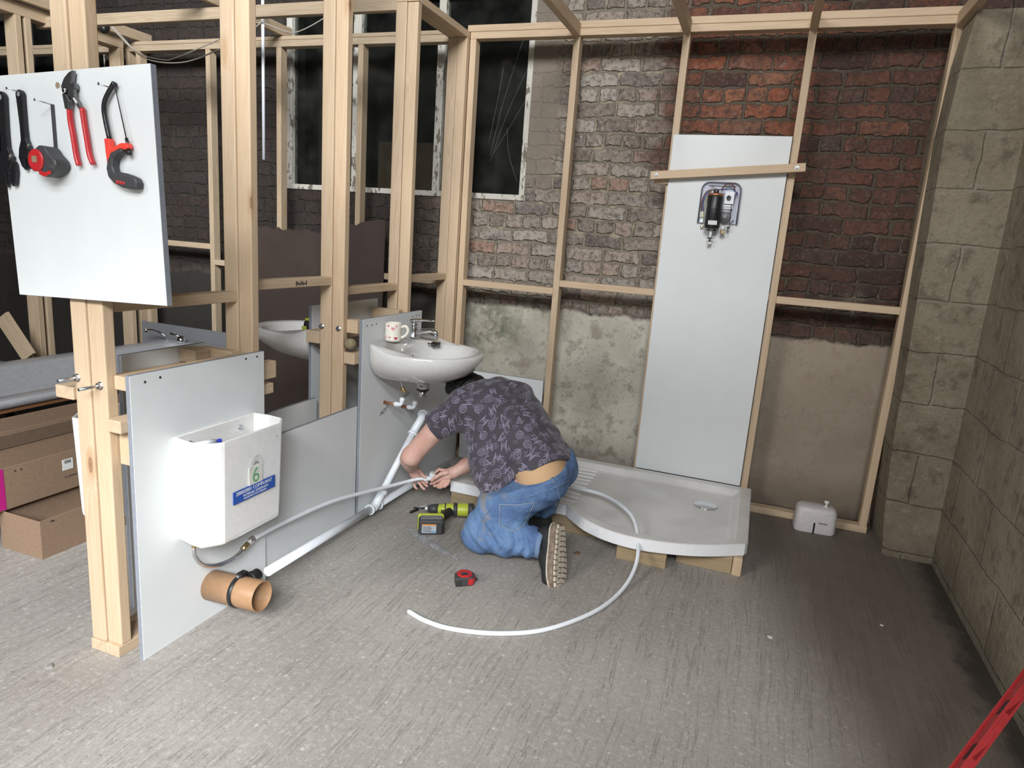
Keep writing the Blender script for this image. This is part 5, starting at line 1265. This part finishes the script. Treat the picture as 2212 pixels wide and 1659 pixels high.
# skin: head, neck, trunk, arms, hands, legs in one surface
def body():
    F = Field((.13,-1.28,.045), (1.11,-.62,.78), .0028)
    F.cap((.985,-1.07,.40), (.71,-.98,.61), .082, .095, .05).cap((.985,-.96,.41), (.74,-.86,.61), .085, .095, .05)
    F.cap((.72,-.92,.60), (.60,-.885,.645), .12, .09, .05)
    F.cap((.60,-.885,.655), (.515,-.845,.665), .060, .055, .03)
    f = np.array((-.30,-.12,-.95)); u = np.array((-.93,.15,.27)); f /= np.linalg.norm(f); u -= f*(u@f); u /= np.linalg.norm(u); w_ = np.cross(u, f); hc = np.array((.462,-.812,.650))
    F.ell(hc+u*.01, (.088,.105,.077), (f, u, w_), .02); F.ell(hc+f*.03-u*.055, (.055,.050,.052), (f, u, w_), .02)
    F.cap(hc+f*.088+u*.005, hc+f*.112-u*.022, .009, .014, .01)
    for sg in (-1, 1): F.ell(hc+w_*.078*sg-u*.015, (.018,.030,.008), (f, u, w_), .008)
    F.cap(hc+f*.098-u*.046+w_*.016, hc+f*.098-u*.046-w_*.016, .006, .006, .006)
    # arms
    F.chain([(.555,-1.02,.60), (.44,-1.055,.535), (.303,-1.085,.352)], [.064,.055,.047], .03)
    F.chain([(.303,-1.085,.352), (.268,-1.03,.315), (.222,-.935,.252), (.192,-.875,.212)], [.047,.048,.038,.029], .02)
    F.chain([(.68,-.77,.60), (.66,-.66,.44)], [.058,.045], .03)
    F.chain([(.66,-.66,.44), (.56,-.70,.31), (.47,-.785,.243), (.424,-.835,.212)], [.047,.044,.036,.029], .02)
    # left hand: palm towards the viewer, fingers passing behind the pipe
    n = (.1,.9,-.2)
    F.cap((.196,-.872,.200), (.214,-.866,.165), .026, .027, .015, (n, .62)); F.cap((.206,-.868,.174), (.222,-.866,.162), .026, .023, .010, (n, .6))
    F.chain([(.222,-.876,.205), (.247,-.887,.203), (.270,-.898,.190), (.292,-.900,.178)], [.0135,.0100,.0090,.0078], .007)
    F.chain([(.229,-.864,.172), (.256,-.868,.162), (.280,-.880,.150), (.298,-.892,.148)], [.0092,.0085,.0078,.0070], .002)
    F.chain([(.226,-.862,.153), (.254,-.864,.139), (.278,-.872,.128), (.294,-.884,.126)], [.0092,.0085,.0078,.0070], .002)
    F.chain([(.218,-.862,.142), (.240,-.863,.122), (.260,-.870,.107), (.276,-.878,.104)], [.0090,.0082,.0075,.0068], .002)
    F.chain([(.204,-.864,.138), (.207,-.866,.116), (.217,-.870,.101), (.230,-.876,.096)], [.0083,.0075,.0069,.0062], .002)
    # right hand: back towards the viewer, fingers curled under, thumb on the fitting
    n = (-.2,-.9,.3)
    F.cap((.424,-.835,.212), (.380,-.846,.198), .026, .028, .015, (n, .6)); F.cap((.390,-.848,.192), (.375,-.850,.186), .027, .024, .010, (n, .62))
    F.chain([(.396,-.862,.214), (.370,-.879,.206), (.346,-.890,.187), (.326,-.893,.166)], [.0140,.0108,.0095,.0080], .006)
    F.chain([(.370,-.848,.216), (.346,-.856,.220), (.334,-.866,.206)], [.0095,.0086,.0076], .003)
    F.chain([(.368,-.856,.176), (.346,-.864,.158), (.324,-.868,.144), (.308,-.868,.136)], [.0092,.0085,.0078,.0070], .002)
    F.chain([(.382,-.858,.170), (.366,-.870,.148), (.346,-.874,.134), (.330,-.870,.128)], [.0092,.0085,.0078,.0070], .002)
    F.chain([(.395,-.857,.168), (.387,-.870,.145), (.371,-.875,.130), (.356,-.871,.125)], [.0090,.0082,.0075,.0068], .002)
    F.chain([(.408,-.855,.171), (.404,-.866,.151), (.393,-.871,.138), (.381,-.868,.133)], [.0083,.0075,.0069,.0062], .002)
    # legs inside the jeans
    F.chain([(.975,-1.09,.38), (.765,-1.205,.105), (1.03,-1.20,.115), (1.065,-1.19,.14)], [.085,.05,.042,.036], .03)
    F.chain([(.98,-.96,.39), (.76,-.80,.43), (.93,-.885,.16), (.945,-.89,.10)], [.08,.05,.038,.034], .03)
    o = F.build('body', SKIN, man, 1)
    eyes = MB()
    for sg in (-1, 1): eyes.ball(hc+f*.082+u*.008+w_*.03*sg, .011, 10)
    eyes.build('eyes', CERAM, man)
    MB().tube([hc+f*.1045-u*.046+w_*.018, hc+f*.105-u*.045, hc+f*.1045-u*.046-w_*.018], .0022, 6).build('mouth', simple('lips', (.35,.12,.10), .5), man)
    MB().lathe([(.0102,-.002),(.0112,0),(.0102,.002)], (.233,-.8635,.149), (.8,-.1,-.55), 20).build('ring', simple('gold_ring', (.6,.42,.16), .25, 1), man)
    H = Field((.32,-.93,.55), (.62,-.68,.79), .004)
    H.ell(hc+u*.012-f*.006, (.095,.112,.086), (f, u, w_), .01); H.ell(hc-f*.05-u*.045, (.05,.06,.07), (f, u, w_), .03)
    H.disp(lambda X, Y, Z: .0022*np.sin(170*X+60*Z)*np.sin(150*Y+90*Z)+.0015*np.sin(300*Y-200*X)).plane(hc+f*.035+u*.03, f*1.0-u*.35)
    H.build('hair', HAIR, man, 0)
    return o
body()
def shirt():
    F = Field((.34,-1.27,.20), (1.16,-.60,.82), .0055)
    F.cap((.985,-1.085,.425), (.69,-1.01,.625), .120, .118, .06).cap((.965,-.955,.43), (.735,-.86,.64), .108, .110, .06)
    F.cap((.84,-.99,.545), (.69,-.93,.65), .118, .110, .06)
    F.cap((.69,-.93,.65), (.585,-.89,.668), .108, .076, .05).cap((.65,-.985,.645), (.585,-.985,.655), .105, .088, .05)
    F.cap((.63,-1.0,.58), (.735,-1.09,.40), .110, .102, .06).cap((.735,-1.09,.40), (.79,-1.15,.29), .102, .082, .05)
    F.cap((.69,-1.0,.625), (.548,-1.03,.632), .105, .086, .05).cap((.548,-1.035,.628), (.400,-1.06,.508), .086, .068, .035)
    F.cap((.74,-.86,.62), (.67,-.77,.60), .10, .075, .05).cap((.67,-.77,.60), (.655,-.69,.48), .075, .062, .03)
    def wrk(X, Y, Z):
        a = .0032*np.sin(38*X+24*Y-50*Z+2.2*np.sin(12*Y+9*X))+.0024*np.sin(-60*X+35*Y+44*Z+2*np.sin(14*Z))
        s_ = np.exp(-((X-.79)**2+(Y+1.14)**2+(Z-.36)**2)/.012); a = a+.006*s_*np.sin(120*(X+.6*Z)+3*np.sin(30*Y))
        q = np.exp(-((X-.53)**2+(Y+1.10)**2+(Z-.56)**2)/.006); return a+.005*q*np.sin(95*(X-.8*Z)+30*Y)
    F.disp(wrk)
    F.plane((1.098,-1.007,.462), (.198,-.106,-.21))
    # sleeve opening
    X, Y, Z = np.meshgrid(*F.ax, indexing='ij', sparse=True); n = np.array((-.80,-.12,-.60)); n /= np.linalg.norm(n)
    cut = (X-.405)*n[0]+(Y+1.06)*n[1]+(Z-.512)*n[2]; near = (X < .56) & (Y < -.93)
    F.d = np.where(near, np.maximum(F.d, cut), F.d).astype(np.float32)
    o = F.build('shirt', SHIRT, man, 2)
    return F
SF = shirt()
def legs():
    F = Field((.64,-1.34,.008), (1.20,-.74,.60), .005)
    F.cap((.980,-1.095,.385), (.93,-1.06,.46), .122, .116, .05).cap((.995,-.965,.395), (.96,-.955,.46), .108, .108, .05)
    F.chain([(.970,-1.105,.37), (.840,-1.165,.245), (.752,-1.215,.112)], [.125,.112,.086], .04)
    F.chain([(.748,-1.215,.094), (.87,-1.215,.105), (1.045,-1.215,.112)], [.084,.078,.064], .035)
    F.chain([(.99,-.96,.385), (.88,-.865,.42), (.76,-.80,.42), (.87,-.86,.28), (.945,-.905,.145)], [.115,.09,.07,.062,.058], .035)
    def wrk(X, Y, Z):
        a = .0032*np.sin(46*X-30*Y+60*Z+2*np.sin(15*Y)); b = .0075*np.exp(-((X-.80)**2+(Y+1.25)**2+(Z-.13)**2)/.008)*np.sin(110*X+90*Z+25*Y)
        c = .0065*np.exp(-((X-.97)**2+(Z-.11)**2)/.009)*np.sin(130*X+2*np.sin(40*Z)); return a+b+c
    F.disp(wrk)
    A, B, C = np.array((.80,-1.22,.315)), np.array((1.015,-1.13,.412)), np.array((1.10,-.95,.482)); n = np.cross(B-A, C-A); n = -n if n[2] < 0 else n
    F.plane(B, n)
    F.plane((1.048,-1.2,.1), (1,.0,.12)) if False else None
    X, Y, Z = np.meshgrid(*F.ax, indexing='ij', sparse=True)
    cut = (X-1.050)*.99+(Z-.11)*.12; F.d = np.where((Z < .21) & (Y < -1.10), np.maximum(F.d, cut), F.d).astype(np.float32)
    cut = -(Z-.115)+0*X+0*Y; F.d = np.where((Y > -1.02) & (X > .85) & (Z < .2), np.maximum(F.d, cut), F.d).astype(np.float32)
    F.build('jeans', DENIM, man, 2)
    U = Field((.72,-1.30,.24), (1.20,-.80,.60), .005)
    U.cap((.980,-1.095,.385), (.92,-1.06,.48), .1185, .112, .05).cap((.985,-.985,.395), (.935,-.985,.48), .1035, .098, .05)
    U.plane((1.06,-1.0,.508), (-.198,.106,.21)).plane(B-n/np.linalg.norm(n)*.05, -n)
    U.build('waistband', TAN, man, 2)
    cam = np.array((1.7982,-3.8936,1.4345))
    def onto(p, lift=.002):
        p = np.array(p, float); d = p-cam; d /= np.linalg.norm(d); q = F.hit(p-d*.3, d, .7)
        return None if q is None else Vector(q-d*lift)
    def line(name, pts, r, mat, k=10, dash=False):
        P = [onto(q) for q in catmull(pts, k)]; P = [q for q in P if q is not None]
        if len(P) < 3: return
        P = [P[0]]+[(P[i-1]+P[i]+P[i+1])/3 for i in range(1, len(P)-1)]+[P[-1]]
        MB().tube(P, r, 6).build(name, mat, man)
    # pocket: outline on the left buttock, seams and belt loop
    pk = [(.825,-1.2,.247),(.88,-1.2,.236),(.93,-1.2,.262),(.985,-1.2,.290),(.965,-1.2,.225),(.945,-1.2,.172),(.895,-1.2,.135),(.835,-1.2,.160)]
    pk = [(.825,-1.2,.250),(.90,-1.2,.262),(.988,-1.2,.292),(.965,-1.2,.225),(.945,-1.2,.172),(.895,-1.2,.132),(.830,-1.2,.152)]; pk = [Vector(q) for q in pk]; P = [onto(pk[i].lerp(pk[(i+1) % 7], k/5), .0015) for i in range(7) for k in range(5)]
    if all(q is not None for q in P):
        c = sum(P, Vector())/len(P); m = MB(); cc = onto(c, .004) or c
        rings = []
        for s_ in (1.0, .985, .66, .33):
            ring = []
            for q in P:
                w0 = c+(q-c)*s_; h = onto(w0, .0032 if s_ < 1 else -.001); ring.append(h if h is not None else w0)
            rings.append(ring)
        m.loft(rings, False, True, True); pko = m.build('back_pocket', DENIM, man)
        MB().tube([q+Vector((0,-.0022,.001)) for q in P]+[P[0]+Vector((0,-.0022,.001))], .0013, 6).build('pocket_stitching', STITCH, pko)
    line('yoke_seam', [(.835,-1.2,.300),(.92,-1.2,.300),(1.0,-1.15,.325),(1.06,-1.1,.35),(1.10,-1.0,.36)], .0022, SEAM)
    line('centre_seam', [(1.035,-1.1,.39),(1.06,-1.1,.34),(1.075,-1.1,.29),(1.06,-1.1,.24)], .0026, SEAM)
    line('waist_seam', [(.80,-1.2,.262),(.90,-1.2,.305),(1.0,-1.15,.352),(1.06,-1.1,.385),(1.12,-1.0,.43)], .0018, SEAM)
    line('side_seam', [(.80,-1.22,.25),(.765,-1.22,.19),(.735,-1.22,.12),(.73,-1.22,.05)], .0022, SEAM)
    line('belt_loop', [(1.02,-1.1,.41),(1.03,-1.1,.385),(1.042,-1.1,.362)], .0048, SEAM)
    m = MB()
    rr_ = [(1.050+dx, -1.215+r*math.cos(a), .112+r*math.sin(a)) for dx, r in ((0,0),) for a in (0,)]
    rings = []
    for x, r in ((1.030,.0635),(1.030,.0655),(1.052,.0655),(1.052,.0575)):
        rings.append([(x, -1.215+r*math.cos(a)*1.02, max(.010, .111+r*math.sin(a))) for a in [2*math.pi*k/32 for k in range(32)]])
    m.loft(rings, False, False, True); m.build('cuff', SEAM, man)
legs()
def shoe(heel, fdir, ndir, name, tread=True):
    h = Vector(heel); f = Vector(fdir).normalized(); n = Vector(ndir); n = (n-f*n.dot(f)).normalized(); w_ = f.cross(n)
    L = .285; wd = lambda u: (.036+.014*math.sin(math.pi*min(1, max(0, (u-.25)/.75))**.9)) if .08 < u < .95 else .03
    out = []
    for i in range(33):
        u = i/32; a = (.040 if u < .35 else .040+.012*math.sin(math.pi*(u-.35)/.65*.9)); e = math.sqrt(max(0, 1-abs((u-.5)/.5)**4.5)); out.append((u*L, a*e+.003*(1-e)))
    side = [(x, y) for x, y in out]+[(x, -y*.94) for x, y in reversed(out[1:-1])]
    P = lambda x, y, z: h+f*x+w_*y+n*z
    m = MB(); R = lambda s_, z, dz=0: [P(.1425+(x-.1425)*s_, y*s_, z+dz*max(0, (x-.2)/.08)**2*(-1)) for x, y in side]
    sp = m.loft([R(.95,-.040), R(1.03,-.034), R(1.05,-.020,.012), R(1.0,-.006,.016)], True, True, True).build('midsole', MIDS, man)
    MB().loft([R(1.035,-.042), R(1.055,-.040), R(1.055,-.036), R(1.035,-.034)], True, True, True).build('white_welt', SOLE, sp)
    t = MB()
    if tread:
        for i in range(12):
            x0 = .012+i*.0225; x1 = x0+.0185; u = (x0+x1)/2/L; e = math.sqrt(max(0, 1-abs((u-.5)/.5)**4.5)); a = (.040 if u < .35 else .040+.012*math.sin(math.pi*(u-.35)/.65*.9))*e*.93
            dz = -.016*max(0, (x0-.2)/.08)**2
            for k in range(3):
                ya = -a+2*a*k/3+.0015; yb_ = -a+2*a*(k+1)/3-.0015; sk = .004*(1 if k == 1 else 0)
                q = [P(x0+sk, ya, dz-.007), P(x1+sk, ya, dz-.007), P(x1+sk, yb_, dz-.007), P(x0+sk, yb_, dz-.007), P(x0+sk+.001, ya+.001, dz+.002), P(x1+sk-.001, ya+.001, dz+.002), P(x1+sk-.001, yb_-.001, dz+.002), P(x0+sk+.001, yb_-.001, dz+.002)]
                t._add(q, [(0,3,2,1),(4,5,6,7),(0,1,5,4),(1,2,6,5),(2,3,7,6),(3,0,4,7)], False)
        t.build('tread', SOLE, sp)
    lo = [min(P(0,0,0)[i], P(L,0,-.1)[i], P(0,0,-.14)[i])-.09 for i in range(3)]; hi = [max(P(0,0,0)[i], P(L,0,-.1)[i], P(0,0,-.14)[i])+.09 for i in range(3)]
    F = Field(lo, hi, .004)
    F.cap(P(.042,0,-.062), P(.15,0,-.058), .038, .038, .02, (n, .95)).cap(P(.15,0,-.060), P(.238,0,-.054), .044, .040, .02, (n, .85)).cap(P(.05,0,-.085), P(.06,0,-.135), .041, .040, .02).cap(P(.08,0,-.10), P(.17,0,-.075), .032, .028, .02)
    F.plane(P(0,0,-.020), n).plane(P(.05,0,-.135), -n-f*.25)
    F.build(name, SHOEB, man, 2)
    for i in range(4): MB().tube([P(.105+.022*i, -.024, -.108+.011*i), P(.112+.022*i, 0, -.115+.011*i), P(.105+.022*i, .024, -.108+.011*i)], .0022, 6).build('lace', SHOEB, sp)
    MB().tube(catmull([P(.03,-.040,-.075), P(.07,-.043,-.065), P(.11,-.041,-.085)], 5), .0018, 6).build('side_stripe', SOLE, sp)
shoe((1.118,-1.195,.222), (.06,-.155,-.222), (.88,-.20,.38), 'shoe')
shoe((.995,-.885,.006), (-.98,-.16,.0), (0,0,-1), 'shoe', False)
